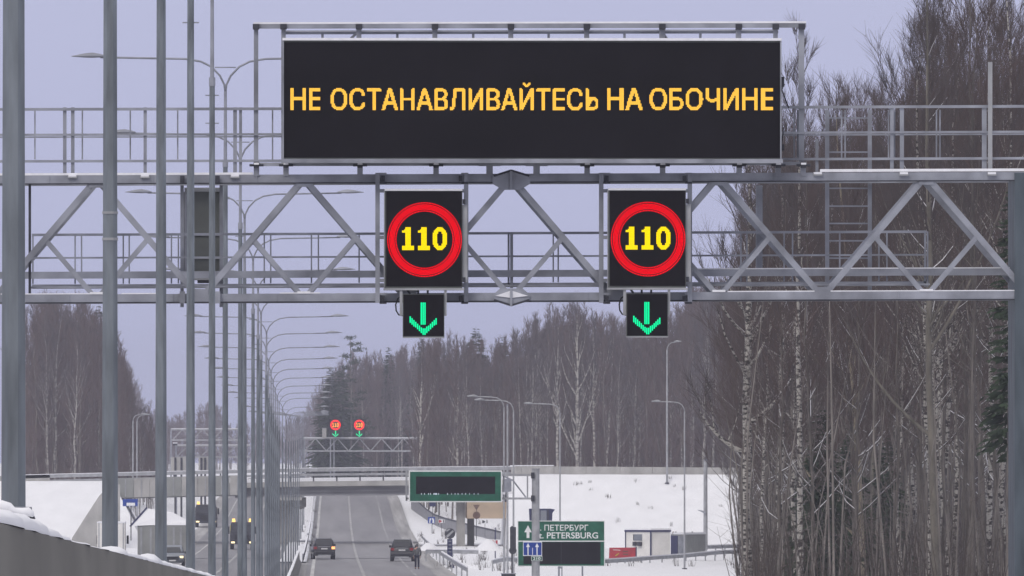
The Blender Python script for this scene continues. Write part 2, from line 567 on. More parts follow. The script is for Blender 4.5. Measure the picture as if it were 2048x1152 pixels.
def overpass():
    t = thing("overpass_bridge", "grey steel girder overpass with railings crossing the road between two snowy embankments", "overpass", P(720, 1080, YB + 6))
    B = lambda px, py, dy=0.0: P(px, py, YB) + Vector((0, dy, 0))
    def slab(name, x0, x1, dtop, dbot, y0, y1, m, n=8):
        g = Geo()
        xs = np.linspace(x0, x1, n + 1)
        for a, b in zip(xs[:-1], xs[1:]):
            A0, A1, B0, B1 = B(a, ytop(a) + dtop), B(a, ytop(a) + dbot), B(b, ytop(b) + dtop), B(b, ytop(b) + dbot)
            v = []
            for p in (A0, B0, B1, A1):
                v.append((p.x, YB + y0, p.z))
            for p in (A0, B0, B1, A1):
                v.append((p.x, YB + y1, p.z))
            g.add(v, [(0, 3, 2, 1), (4, 5, 6, 7), (0, 1, 5, 4), (3, 7, 6, 2), (0, 4, 7, 3), (1, 2, 6, 5)])
        return link(g, name, m, t)
    slab("deck_slab", 228, 1012, 26, 36, 0, 14, M_concl)
    slab("deck_snow", 470, 1012, 20, 25.9, 0.1, 13, M_snow)
    # girders: web and flanges
    slab("girder", 470, 1012, 36.2, 53, 0.9, 1.2, M_girder)
    slab("girder_flange", 470, 1012, 53.1, 55.6, 0.5, 1.6, M_girder)
    slab("girder_flange", 470, 1012, 44.5, 46.5, 0.6, 0.88, M_girder)
    slab("girder", 228, 1012, 36.2, 53, 12.4, 12.7, M_girder)
    slab("girder", 228, 1012, 36.2, 50, 6.4, 6.7, M_girder)
    # cladding panels on the far span
    x = 236.0
    while x < 468:
        slab("cladding_panel", x, x + 31.2, 11, 50, -0.15 - 0.02 * random.random(), -0.02, M_greyp if (x // 32) % 3 == 1 else M_concl, 1)
        slab("cladding_rib", x + 14, x + 16, 13, 48, -0.22, -0.18, M_galvl, 1)
        x += 32.0
    # railing
    slab("top_rail", 40, 1030, 0, 6.5, -0.12, 0.05, M_galvl, 14)
    slab("rail_snow", 40, 1030, -1.3, -0.05, -0.13, 0.06, M_ice, 14)
    slab("middle_rail", 40, 1030, 10.5, 15, -0.1, 0.03, M_galvl, 14)
    for k in range(-8, 13):
        px = 627 + 46.5 * k
        if 50 < px < 1015:
            slab("railing_post", px - 1.4, px + 1.4, 3, 27, 0.06, 0.2, M_dark, 1)
    # pale solid parapet panels to the right
    js = [1022, 1043, 1108, 1172, 1240, 1305, 1372, 1440, 1508, 1576, 1644]
    for a, b in zip(js[:-1], js[1:]):
        tilt = random.uniform(-0.6, 0.6)
        slab("parapet_panel", a + 0.35, b - 0.35, 0 + tilt * 0.4, 15.5 + tilt, -0.1 - 0.05 * random.random(), 0.08, M_concl, 1)
    slab("panel_snow", 1020, 1108, -3, -0.9, -0.08, 0.1, M_ice, 1)
    xs = -420.0
    while xs < 40:
        slab("parapet_panel", xs + 0.4, xs + 64.6, 0, 16, -0.12, 0.08, M_concl, 1)
        xs += 65
    # piers
    for (xa, xb, yy) in ((914, 931, 4), (560, 599, 5)):
        a, b = B(xa, 1000), B(xb, 1000)
        g = Geo().box(a.x, b.x, YB + yy - 0.7, YB + yy + 0.7, RZ(YB) - 0.6, B(600, 992).z - 0.45)
        link(g, "pier", M_concl, t)
        w = b.x - a.x
        link(Geo().box(a.x - 0.25, b.x + 0.25, YB + 0.6, YB + 13, B(600, 992).z - 0.445, B(600, 992).z - 0.02), "pier_cap", M_concl, t)
    a = B(931.5, 1000); 
    link(Geo().box(a.x + 0.25, a.x + 0.95, YB + 6.4, YB + 7.6, RZ(YB) - 0.6, B(600, 992).z - 0.46), "pier", M_conc, t)
    # rounded bearing seen beside the median pier
    c = B(600, 1004)
    link(Geo().tube([(c.x - 0.1, YB + 4, c.z - 0.75), (c.x - 0.1, YB + 4, c.z - 0.5), (c.x - 0.1, YB + 4, c.z + 0.45)], [0.3, 0.75, 0.75], 12), "pier_head", M_concl, t)
    # sand coloured abutment
    a, b = B(938, 1004), B(1012, 1037)
    link(Geo().prism([(a.x - 0.2, b.z), (b.x + 0.6, b.z), (b.x + 0.3, a.z), (a.x - 0.2, a.z)], YB + 0.25, YB + 13), "abutment_wall", M_tan, t)
overpass()

def embankment(x_end, x_far, foot_end, ztop, name):
    xs = np.concatenate([[x_end], np.linspace(x_end, x_far, 40)[1:]])
    v, f = [], []
    nv = 9
    zb = RZ(1095) - 0.5
    for i, x in enumerate(xs):
        for k in range(nv):
            s = k / (nv - 1)
            off = (foot_end - x_end) * s if i == 0 else (foot_end - x_end) * s * max(0, 1 - i / 5)
            jit = 0.0 if k in (0, nv - 1) else random.uniform(-0.12, 0.12)
            v.append((x + off, YB - 0.35 - 13.5 * s, ztop + (zb - ztop) * s + jit))
    n = len(xs)
    for i in range(n - 1):
        for k in range(nv - 1):
            a = i * nv + k
            f.append((a, a + 1, a + 1 + nv, a + nv))
    # top and the end slope under the bridge
    o = len(v)
    v += [(x_end, YB - 0.35, ztop), (x_end, YB + 16, ztop), (x_far, YB + 16, ztop), (x_far, YB - 0.35, ztop), (foot_end, YB - 13.85, zb), (foot_end, YB + 28, zb), (x_far, YB + 28, zb)]
    f2 = [(o, o + 1, o + 2, o + 3), (o, o + 4, o + 5, o + 1), (o + 1, o + 5, o + 6, o + 2)]
    me = arr_mesh(name, v, [np.array(f), np.array(f2)])
    ob = put(name, me, M_snow)
    ob["kind"] = "structure"
embankment(20.4, 260, 20.1, P(1100, 949, YB).z, "snowy_embankment")
embankment(-19.6, -260, -15.8, P(150, 962, YB).z, "snowy_embankment")

def wing_wall():
    d = 1094
    t = thing("wing_wall", "grey concrete wing wall with a sloping top in front of the snowy embankment, behind the second lamp post", "wall", P(180, 1095, d))
    pts = [(140, 1100), (144, 1076), (172, 1032), (198, 992), (214, 975), (240, 968), (240, 1100)]
    pl = [(P(a, b, d).x, P(a, b, d).z) for a, b in pts]
    link(Geo().prism(pl, d, d + 0.6), "wall_face", M_concl, t)
wing_wall()

# ------------------------------------------------------------------ guardrails
def guardrail(name, pts, label, post_step=4.0, h=0.62, snow=True, m=None):
    """W-beam rail along ground points; posts stand on the ground."""
    t = thing(name, label, "guardrail", pts[0])
    beam, posts, sn = Geo(), Geo(), Geo()
    up = Vector((0, 0, 1))
    top = [Vector(p) + up * h for p in pts]
    for a, b in zip(top[:-1], top[1:]):
        beam.bar(a, b, 0.06, 0.30) if abs((b - a).normalized().y) > 0.9 else beam.bar(a, b, 0.30, 0.06)
        if snow:
            sn.bar(a + up * 0.19, b + up * 0.19, 0.16 if abs((b - a).normalized().y) > 0.9 else 0.09, 0.09 if abs((b - a).normalized().y) > 0.9 else 0.18)
    link(beam, "rail_beam", m or M_galv, t)
    if snow:
        link(sn, "snow_cap", M_ice, t)
    L = 0.0
    for a, b in zip(pts[:-1], pts[1:]):
        a, b = Vector(a), Vector(b)
        n = max(1, int((b - a).length / post_step))
        for k in range(n):
            q = a.lerp(b, k / n)
            link(Geo().box(q.x - 0.05, q.x + 0.05, q.y + 0.04, q.y + 0.14, q.z - 0.25, q.z + h + 0.12), "post", m or M_dark, t)
def along(x, y0, y1, step, dz=0.0):
    return [Vector((x + DX(y), y, RZ(y) + dz)) for y in np.arange(y0, y1 + 1, step)]
guardrail("guardrail", along(10.9, 760, 1120, 30), "snow-topped steel guardrail along the verge beside the walking person", 29, m=M_galvl)
guardrail("guardrail", along(-0.75, 905, 1500, 35), "snow-topped steel guardrail in the snowy median beyond the concrete barrier", 17)
guardrail("guardrail", [P(852, 1118, 925), P(905, 1118, 925), P(957, 1119, 925)], "short straight steel guardrail standing in the snow in front of the bridge pier", 2.1, m=M_galvl)
guardrail("guardrail", [P(1203, 1138, 928), P(1250, 1135, 938), P(1300, 1131, 948), P(1372, 1126, 960), P(1430, 1120, 972), P(1500, 1116, 985)],
          "long snow-topped guardrail running in front of the site cabins", 3.2, m=M_galvl)
guardrail("guardrail", [P(1413, 1108, 1010), P(1450, 1107, 1013), P(1500, 1106, 1016)], "short guardrail in the snow between the grey cabin and the birch wood", 1.4, m=M_galvl)
guardrail("guardrail", [P(985, 1140, 860), P(1010, 1134, 866), P(1036, 1136, 872)], "low guardrail half buried in snow between the lamp posts and the city sign", 4.0, m=M_galvl)

def ramp_wall():
    t = thing("ramp_parapet", "dark concrete parapet of the slip road curving away behind the bridge pier", "wall", P(900, 1060, 1260))
    pts = [(822, 1006, 1380), (834, 1016, 1350), (852, 1033, 1310), (868, 1044, 1280), (890, 1052, 1250), (912, 1058, 1225), (940, 1066, 1200), (975, 1074, 1180), (1012, 1083, 1160)]
    g, s = Geo(), Geo()
    for (a, b) in zip(pts[:-1], pts[1:]):
        p, q = P(*a), P(*b)
        v = []
        for c in (p, q):
            v += [(c.x, c.y, c.z - 1.2), (c.x, c.y, c.z + 0.75), (c.x + 0.1, c.y + 0.5, c.z + 0.75), (c.x + 0.1, c.y + 0.5, c.z - 1.2)]
        g.add(v, [(0, 1, 5, 4), (1, 2, 6, 5), (2, 3, 7, 6), (0, 3, 2, 1), (4, 5, 6, 7)])
        s.bar(p + Vector((0.05, 0.25, 0.79)), q + Vector((0.05, 0.25, 0.79)), 0.07, 0.3)
    link(g, "parapet_wall", M_girder, t)
    link(s, "black_rail", M_dark, t)
ramp_wall()
guardrail("guardrail", [P(838, 1030, 1365), P(853, 1030, 1362)], "tiny dark guardrail stub beside the far end of the slip road parapet", 1.0, snow=False, m=M_dark)

# banks of snow between the road and the slip road
def mound(name, px, py, d, w, h, label, group=None, seed=0):
    rr = random.Random(seed)
    b = P(px, py, d)
    v, f = [], []
    nr, na = 5, 14
    jit = [rr.uniform(0.75, 1.2) for _ in range(na)]
    for i in range(nr + 1):
        s = i / nr
        for k in range(na):
            a = 2 * math.pi * k / na
            r = s * (0.6 + 0.4 * jit[k])
            v.append((math.cos(a) * w * r, math.sin(a) * w * 0.8 * r, h * (math.cos(s * math.pi) + 1) / 2 * (0.85 + 0.15 * jit[(k * 3) % na]) - 0.15))
    for i in range(nr):
        for k in range(na):
            a, c = i * na + k, i * na + (k + 1) % na
            f.append((a, c, c + na, a + na))
    o = put(name, arr_mesh(name, v, f, True), M_snow, None, b)
    tag(o, label, "snow heap", group)
mound("snow_heap", 978, 1098, 940, 1.6, 1.0, "rounded snow heap between the bridge pier and the lamp posts", seed=1)
mound("snow_heap", 856, 1098, 960, 1.2, 0.7, "small ploughed snow heap at the guardrail beside the person", seed=2)
mound("snow_heap", 940, 1136, 880, 2.0, 0.5, "low wide snow heap in front of the short guardrail", seed=3)

# ================================================================== MAIN GANTRY
G0 = 184.5
def g(px, py, dy=0.0):
    v = P(px, py, G0)
    return Vector((v.x, v.y + dy, v.z))
PX = G0 / FPX                       # metres per photograph pixel at the gantry

def gantry():
    zr = RZ(G0)
    t = thing("sign_gantry", "galvanised steel truss gantry spanning the motorway, carrying the long message board and the speed displays", "gantry", (12.1, G0, zr))
    def bar(name, a, b, w, th=None, m=M_galv):
        return link(Geo().bar(a, b, w * PX, (th or w) * PX), name, m, t)
    XL, XR = -900, 2062
    def tilt(y, x, k=0.0036):       # the right end sits a little higher
        return y - k * (x - 200)
    # chords
    for dy in (0.0, 1.45):
        bar("top_chord", g(XL, tilt(359, XL), dy), g(XR, tilt(359, XR), dy), 17)
        bar("bottom_chord", g(XL, tilt(597, XL), dy), g(XR, tilt(597, XR), dy), 17)
    bar("walkway_beam", g(XL, tilt(548, XL), 1.2), g(XR, tilt(548, XR), 1.2), 14, 8)
    link(Geo().bar(g(60, 574, 0.75), g(1862, 568, 0.75), 0.03, 0.85), "walkway_floor", M_galv, t)
    # diagonals: period of 415 px
    per = 414.8
    for n in range(-3, 5):
        xt = 193 + per * n
        for dy in ((0.0, 1.45)):
            for sgn in (-1, 1):
                xb = xt + sgn * per / 2
                if xb > 2060 or xb < -700:
                    continue
                a, b = g(xt + sgn * 7, tilt(366, xt), dy), g(xb - sgn * 8, tilt(590, xb), dy)
                bar("diagonal_brace", a, b, 12, 11)
                mid = a.lerp(b, 0.5)
                c = g(xt + sgn * 9, tilt(588, xt), dy)
                if dy == 0.0 or n % 2:
                    bar("secondary_brace", mid, c, 10, 9)
                if dy == 0.0 and sgn == -1 and n >= 3:
                    up = Vector((0, 0, 0.055))
                    bar("snow_strip", a + up, b + up, 2.5, 8, M_ice)
        if -2 < n:
            bar("snow_strip", g(xt - 13, tilt(586.5, xt), -0.02), g(xt + 13, tilt(586.5, xt), -0.02), 4.5, 16, M_ice)
            bar("node_plate", g(xt - 15, tilt(371, xt), -0.06), g(xt + 15, tilt(371, xt), -0.06), 9, 2)
            bar("node_plate", g(xt + per / 2 - 16, tilt(583, xt), -0.06), g(xt + per / 2 + 16, tilt(583, xt), -0.06), 10, 2)
            for k in (0.27, 0.77):
                xs = xt + per * (k - 0.5)
                bar("bolt_flange", g(xs, tilt(351, xs), -0.01), g(xs, tilt(367, xs), -0.01), 3, 19)
                bar("bolt_flange", g(xs + 40, tilt(589, xs), -0.01), g(xs + 40, tilt(605, xs), -0.01), 3, 19)
        for yy in (359, 597):
            bar("cross_tie", g(xt, tilt(yy, xt), 0.08), g(xt, tilt(yy, xt), 1.38), 9)
    # end frame seen beside the nearest lamp post
    bar("end_post", g(59, 368, 0.2), g(59, 590, 0.2), 5, 12, M_dark)
    # splice with bolted gusset plates
    for (y0, y1, hi) in ((341, 380, 1), (577, 612, 0)):
        pl = [(985, 352), (1022, 340), (1060, 352), (1060, 368), (1040, 380), (1005, 380), (985, 368)] if hi else [(986, 590), (1000, 577), (1045, 577), (1060, 590), (1058, 599), (1022, 613), (988, 599)]
        q = [(g(a, b).x, g(a, b).z) for a, b in pl]
        link(Geo().prism(q, G0 - 0.115, G0 - 0.08), "gusset_plate", M_galv, t)
        bar("stiffener", g(1022, y0 + 1, -0.14), g(1022, y1, -0.14), 5, 4)
    q = [(g(a, b).x, g(a, b).z) for a, b in [(990, 592), (1022, 581), (1056, 592), (1022, 596)]]
    link(Geo().prism(q, G0 - 0.14, G0 - 0.116), "snow_strip", M_ice, t)
    for x, y, x2, y2 in ((988, 352, 1022, 341), (1022, 341, 1058, 352), (988, 600, 1022, 611), (1022, 611, 1058, 600)):
        bar("gusset_edge", g(x, y, -0.13), g(x2, y2, -0.13), 4, 5, M_dark)
    # snow lying on the chords
    for a, b, y, w in ((-200, 506, 348.4, 4.6), (1640, 2062, 346.5, 5.5)):
        bar("snow_strip", g(a, tilt(y, a), 0), g(b, tilt(y, b), 0), w, 17, M_ice)
    for a, b in ((-200, 205), (243, 330), (560, 640), (1640, 2062), (1455, 1640)):
        bar("snow_strip", g(a, tilt(587.7, a), 0), g(b, tilt(587.7, b), 0), 2.6, 15, M_ice)
    bar("snow_strip", g(1395, tilt(540, 1395), 1.2), g(2030, tilt(540, 2030), 1.2), 2.4, 8, M_ice)
    # dark bars standing in for the shade along both chords' lower edges
    bar("chord_shade_line", g(XL, tilt(605.5, XL), -0.01), g(XR, tilt(605.5, XR), -0.01), 2.5, 19, M_dark)
    bar("chord_shade_line", g(XL, tilt(367.6, XL), -0.01), g(XR, tilt(367.6, XR), -0.01), 2, 19, M_dark)
    # lower handrail
    for y, w in ((467, 5), (513.5, 3.6), (569, 4)):
        bar("handrail", g(60, y, 1.3), g(1862, y - 6.5, 1.3), w)
    for x in (62, 147, 160, 244, 256, 341, 355, 528, 541, 623, 637, 719, 1110, 1120, 1488, 1500, 1575, 1592, 1687, 1766, 1782):
        bar("rail_post", g(x, 467 - 0.0036 * (x - 60), 1.3), g(x, 566 - 0.0036 * (x - 60), 1.3), 3)
    bar("rail_post", g(1020, 464, 1.3), g(1020, 566, 1.3), 4); bar("rail_post", g(1026, 464, 1.25), g(1026, 574, 1.25), 6)
    bar("rail_post", g(1859, 460, 1.3), g(1859, 572, 1.3), 4); bar("rail_post", g(1864, 460, 1.3), g(1864, 572, 1.3), 3)
    # upper handrail on both sides of the message board
    for (x0, x1, ya, yb) in ((-300, 566, 219, 217), (1558, 2062, 214, 212)):
        for off, w in ((0, 5.5), (51, 4.5), (104, 5)):
            bar("handrail", g(x0, ya + off, 0.15), g(x1, yb + off, 0.15), w)
        bar("handrail", g(x0, ya + off - 52, 1.3), g(x1, yb + off - 52, 1.3), 3)
    for x, w in ((129, 7), (145, 7), (290, 6.5), (470, 7.5), (481, 6), (1785, 7), (1805, 8), (1970, 9)):
        bar("rail_post", g(x, 214, 0.2), g(x, 350, 0.2), w)
    bar("rail_post", g(1635, 278, 0.2), g(1635, 350, 0.2), 6)
    bar("rail_post", g(1981, 124, 0.1), g(1981, 348, 0.1), 8.5, None, M_galvl)
    for x in (69, 164, 260, 355, 545, 1590, 1597, 1685, 1692, 1779, 1791, 1875, 1882):
        bar("rail_post", g(x, 219, 0.3), g(x, 318, 0.3), 3)
    for x in (145, 290, 470, 1635, 1807, 1983):
        y = 353 if x < 1000 else 348
        bar("post_foot", g(x - 9, y + 1.5, -0.03), g(x + 9, y + 1.5, -0.03), 4, 26, M_galvl)
        bar("snow_strip", g(x - 8, y - 1.5, -0.04), g(x + 8, y - 1.5, -0.04), 4, 24, M_ice)
    # frame that carries the message board
    bar("frame_beam", g(507, 52, 0.15), g(1613, 50, 0.15), 9)
    bar("snow_strip", g(507, 45.9, 0.15), g(1613, 43.9, 0.15), 4.0, 9, M_ice)
    bar("frame_beam", g(567, 65, 0.3), g(1558, 63, 0.3), 5)
    bar("snow_strip", g(567, 61.2, 0.3), g(1558, 59.2, 0.3), 3, 6, M_ice)
    for x, w in ((512, 9), (567, 9), (718, 10), (870, 10), (1022, 10), (1174, 10), (1325, 11), (1478, 11), (1552, 9), (1604, 11)):
        bar("frame_post", g(x, 48, 0.22), g(x, 330, 0.22), w)
        bar("post_cap", g(x - 6.5, 53, 0.1), g(x + 6.5, 53, 0.1), 11, 11, M_dark)
    for x in (645, 795, 947, 1098, 1250, 1402):
        bar("frame_strut", g(x, 66, 0.3), g(x, 100, 0.3), 5)
    bar("frame_strut", g(688, 86, 0.9), g(716, 63, 0.3), 5); bar("frame_strut", g(1345, 86, 0.9), g(1326, 63, 0.3), 4)
    # sill rail under the board, clamps and stub posts
    bar("sill_beam", g(507, 329, -0.1), g(1613, 327, -0.1), 7, 10)
    for x in (513, 572, 720, 872, 1174, 1325, 1478, 1556, 1606):
        bar("stub_post", g(x, 332, -0.05), g(x, 352, -0.05), 11)
        bar("clamp", g(x - 14, 331, -0.15), g(x + 14, 331, -0.15), 4.5, 12, M_dark)
        bar("clamp", g(x, 324, -0.16), g(x, 336, -0.16), 11, 9, M_dark)
        bar("snow_strip", g(x - 5, 328, -0.2), g(x + 5, 328, -0.2), 4, 5, M_ice)
    for x in (979, 1073):
        bar("stub_post", g(x, 332, -0.05), g(x, 352, -0.05), 13)
        bar("clamp", g(x - 22, 330, -0.12), g(x + 22, 330, -0.12), 5, 14)
    # posts that carry the two speed displays
    for x in (755, 932, 1202, 1379):
        bar("sign_post", g(x, 346, -0.14), g(x, 606, -0.14), 9)
        s = 1 if x in (755, 1202) else -1
        for y in (357, 597):
            bar("clamp", g(x + 4, y - 9, -0.16), g(x + 18 * s + (0 if s > 0 else 8), y - 9, -0.16), 4, 8)
            bar("clamp", g(x + 4, y + 9, -0.16), g(x + 18 * s + (0 if s > 0 else 8), y + 9, -0.16), 4, 8, M_dark)
            bar("clamp", g(x + s * 11, y - 5, -0.17), g(x + s * 11, y + 6, -0.17), 7, 6, M_dark)
        for y in (382, 475, 561):
            bar("sign_bracket", g(x, y, -0.15), g(x + s * 19, y, -0.15), 7, 6)
    # frame of the back-to-back cabinet for the other direction
    for x in (362, 441):
        bar("sign_post", g(x, 346, 1.62), g(x, 612, 1.62), 7)
        bar("clamp", g(x + (3 if x < 400 else -6), 352, -0.15), g(x + (3 if x < 400 else -6), 366, -0.15), 9, 8, M_dark)
        bar("clamp", g(x + (3 if x < 400 else -6), 583, -0.15), g(x + (3 if x < 400 else -6), 607, -0.15), 11, 8, M_galv)
    # access ladder behind the right end
    for x in (1664, 1750):
        bar("ladder_rail", g(x, 214, 1.7), g(x, 590, 1.7), 8)
    for y in [230, 264, 299, 338, 372, 408, 443, 478, 513, 548]:
        bar("ladder_rung", g(1666, y, 1.7), g(1748, y, 1.7), 3)
    bar("ladder_rail", g(1527, 366, 1.75), g(1527, 540, 1.75), 13)
    # columns
    for px in (2046, -1650):
        a = g(px, 360, 0.7)
        w = 0.30
        link(Geo().box(a.x - w / 2, a.x + w / 2, G0 - 0.1, G0 + 1.6, zr - 0.3, g(px, 346).z), "column", M_column, t)
    g2 = g(XL, 359, 0); g3 = g(-1650, 359, 0)
    for y in (359, 597):
        for dy in (0, 1.45):
            bar("top_chord" if y < 400 else "bottom_chord", g(-1650, tilt(y, XL), dy), g(XL - 0.5, tilt(y, XL), dy), 17)
    # loose cables beside the board
    def cable(pts, r=1.3):
        link(Geo().tube([g(*p) for p in pts], r * PX, 5), "cable", M_black, t)
    cable([(1561, 168, -0.1), (1564, 185, -0.2), (1571, 202, -0.2), (1577, 216, -0.1)])
    cable([(1566, 255, -0.1), (1565, 270, -0.2), (1562, 292, -0.1)])
    cable([(1561, 160, -0.1), (1568, 170, -0.2), (1563, 180, -0.1)], 1.0)
    return t
gantry()

# ------------------------------------------------------------------ message board
def message_board():
    yf = G0 - 0.78
    a, b = g(565, 320), g(1559, 85)
    t = thing("message_board", "long black LED message board with an amber Cyrillic warning, standing on top of the gantry", "message board", ((a.x + b.x) / 2, yf + 0.3, a.z))
    link(Geo().box(a.x, b.x, yf + 0.012, yf + 0.62, a.z, b.z), "housing", M_cab, t)
    s0, s1 = g(568, 317.5), g(1556, 88.5)
    link(Geo().box(s0.x, s1.x, yf, yf + 0.0115, s0.z, s1.z), "screen", M_screen, t)
    fr = Geo()
    fr.box(a.x, s0.x - 0.001, yf - 0.03, yf + 0.0118, a.z, b.z)
    fr.box(s1.x + 0.001, b.x, yf - 0.03, yf + 0.0118, a.z, b.z)
    link(fr, "frame", M_galv, t)
    link(Geo().box(a.x - 0.02, b.x + 0.02, yf - 0.06, yf + 0.0119, a.z - 0.07, a.z - 0.001), "bottom_frame", M_galv, t)
    link(Geo().box(a.x, b.x, yf - 0.05, yf + 0.62, b.z + 0.001, b.z + 0.042), "snow_cap", M_ice, t)
    link(Geo().box(b.x + 0.002, b.x + 0.05, yf + 0.1, yf + 0.5, g(0, 175).z, g(0, 155).z), "junction_box", M_dark, t)
    link(Geo().box(b.x + 0.002, b.x + 0.05, yf + 0.1, yf + 0.5, g(0, 302).z, g(0, 290).z), "junction_box", M_dark, t)
    # LED lettering: three words sampled on the LED grid
    pitch = 0.0185
    for body, x0, x1, ytp in (("НЕ", 582, 641, 179), ("ОСТАНАВЛИВАЙТЕСЬ", 662, 1194, 168), ("НА", 1213, 1282, 179), ("ОБОЧИНЕ", 1297, 1543, 179)):
        v, tr = text_mesh(body)
        lo, hi = v.min(0), v.max(0)
        p0, p1 = g(x0, 223), g(x1, ytp)
        q = (v - lo) / (hi - lo)
        q = np.stack([p0.x + q[:, 0] * (p1.x - p0.x), p0.z + q[:, 1] * (p1.z - p0.z)], 1)
        xs = np.arange(p0.x, p1.x, pitch)
        zs = np.arange(p0.z + pitch / 2, p1.z, pitch)
        gx, gz = np.meshgrid(xs, zs)
        pts = np.stack([gx.ravel(), gz.ravel()], 1)
        on = np.zeros(len(pts), bool)
        for ex, ez in ((0, 0), (-.5, 0), (.5, 0), (-.25, 0), (.25, 0), (0, -.3), (0, .3)):
            on |= in_tris(pts + np.array([ex, ez]) * pitch, q, tr)
        dots(pts[on], yf - 0.003, pitch * 0.86, pitch * 0.96, "led_lettering", L_amber, t)
message_board()

# ------------------------------------------------------------------ speed displays and lane signals
def ring_points(cx, cz, r0, r1, dr, ds):
    out = []
    r = r0
    while r <= r1 + 1e-6:
        n = int(2 * math.pi * r / ds)
        out += [(cx + r * math.cos(2 * math.pi * k / n), cz + r * math.sin(2 * math.pi * k / n)) for k in range(n)]
        r += dr
    return out

def digit_points(cx, cz, w, h, pitch):
    """The number 110 as LED pixels; each digit w wide, h tall."""
    gap = w * 0.12
    pts = []
    for k, ch in enumerate("110"):
        ox = cx + (k - 1) * (w + gap) - w / 2
        nx, nz = int(round(w / pitch)), int(round(h / pitch))
        for i in range(nx):
            for j in range(nz):
                u, v = (i + 0.5) / nx, (j + 0.5) / nz
                if ch == '1':
                    on = v < 0.17 and 0.04 < u < 0.96 or 0.33 < u < 0.69 or (v > 0.74 and 0.08 < u < 0.4 and v < 0.78 + 0.5 * u)
                else:
                    e = lambda a, b: abs((u - 0.5) / a) ** 2.4 + abs((v - 0.5) / b) ** 2.4
                    on = e(0.5, 0.5) <= 1 and e(0.185, 0.31) > 1
                if on:
                    pts.append((ox + (i + 0.5) * w / nx, cz - h / 2 + (j + 0.5) * h / nz))
    return pts

def arrow_points(cx, ztop, zbot, half, pitch):
    """Downward lane arrow built of LED columns."""
    pts = []
    H = ztop - zbot
    zz = np.arange(zbot, ztop, pitch * 0.5)
    x = -half
    while x <= half + 1e-6:
        for z in zz:
            v = (z - zbot) / H
            shaft = abs(x) <= half * 0.2 and v > 0.33
            wing = abs(x) / half * 0.40 - 0.01 <= v <= abs(x) / half * 0.40 + 0.175
            if shaft or wing:
                pts.append((cx + x, z))
        x += pitch
    return pts

def speed_display(label):
    yf = G0 - 0.45
    a, b = g(769, 577), g(924, 383)
    cx = (a.x + b.x) / 2
    t = thing("speed_display", label, "speed sign", (cx, yf + 0.2, a.z), "speed limit displays on the gantry")
    link(Geo().box(a.x, b.x, yf + 0.01, yf + 0.25, a.z, b.z), "housing", M_cab, t)
    link(Geo().box(a.x + 0.025, b.x - 0.012, yf - 0.004, yf + 0.0095, a.z + 0.03, b.z - 0.012), "screen", M_screen, t)
    link(Geo().box(b.x + 0.003, b.x + 0.085, yf + 0.06, yf + 0.22, a.z + 0.1, g(0, 410).z), "side_bracket", M_galvl, t)
    for y in (404, 560):
        link(Geo().box(b.x + 0.003, b.x + 0.05, yf + 0.0, yf + 0.05, g(0, y + 5).z, g(0, y - 5).z), "latch", M_dark, t)
    link(Geo().box(a.x - 0.02, b.x + 0.03, yf - 0.03, yf + 0.26, a.z - 0.035, a.z - 0.002), "bottom_frame", M_galvl, t)
    link(Geo().box(a.x - 0.012, a.x - 0.001, yf - 0.02, yf + 0.2, a.z, b.z), "edge_strip", M_galvl, t)
    link(Geo().box(a.x, b.x, yf - 0.02, yf + 0.25, b.z + 0.002, b.z + 0.035), "snow_cap", M_ice, t)
    cz = g(0, 480).z
    c = g(848.5, 480)
    dots(ring_points(c.x, cz, 0.513, 0.588, 0.0235, 0.0225) + ring_points(c.x, cz, 0.481, 0.482, 0.1, 0.026) + ring_points(c.x, cz, 0.6165, 0.617, 0.1, 0.026), yf - 0.0075, 0.0195, 0.0205, "led_ring", L_red, t)
    dots(digit_points(c.x - 0.01, g(0, 478).z, 0.238, 0.385, 0.0183), yf - 0.0075, 0.0165, 0.0178, "led_digits", L_yellow, t)
    return t
def lane_signal(label):
    yf = G0 - 0.50
    a, b = g(805, 674), g(888, 589)
    t = thing("lane_signal", label, "lane signal", ((a.x + b.x) / 2, yf + 0.2, a.z), "lane arrows hanging under the gantry")
    link(Geo().box(a.x, b.x, yf + 0.01, yf + 0.2, a.z, b.z), "housing", M_cab, t)
    link(Geo().box(a.x + 0.012, b.x - 0.012, yf - 0.004, yf + 0.0095, a.z + 0.012, b.z - 0.008), "screen", M_screen, t)
    link(Geo().box(a.x, b.x, yf - 0.01, yf + 0.2, a.z - 0.02, a.z - 0.002), "bottom_frame", M_galvl, t)
    for x0, x1, y0, y1 in ((799, 805, 578, 632), (888, 893, 578, 632)):
        link(Geo().box(g(x0, 0).x, g(x1, 0).x - 0.003, yf + 0.05, yf + 0.15, g(0, y1).z, g(0, y0).z), "hanger", M_galvl, t)
    for x in (812, 836, 855):
        link(Geo().bar(g(x, 578, -0.35), g(x + (8 if x == 812 else 0), 588.5, -0.35), 0.035), "hanger", M_dark, t)
    cc = [(803, 592), (795, 598), (791, 610), (792, 622), (797, 630), (805, 632)]
    link(Geo().tube([g(x, y, -0.4) for x, y in cc], 0.014, 6), "cable", M_black, t, True)
    c = g(847.5, 0)
    dots(arrow_points(c.x, g(0, 606).z, g(0, 671).z, 0.232, 0.031), yf - 0.0075, 0.022, 0.0155, "led_arrow", L_green, t)
    return t
s1 = speed_display("black speed display, red ring and yellow 110, the one nearer the lamp posts")
s2 = copy_tree(s1, Vector(s1.location) + Vector((446.3 * PX, 0, 0.01)), label="black speed display, red ring and yellow 110, the one nearer the birch wood")
a1 = lane_signal("green arrow lane signal under the speed display on the lamp post side")
a2 = copy_tree(a1, Vector(a1.location) + Vector((446.3 * PX, 0, 0.01)), label="green arrow lane signal under the speed display nearer the birch wood")

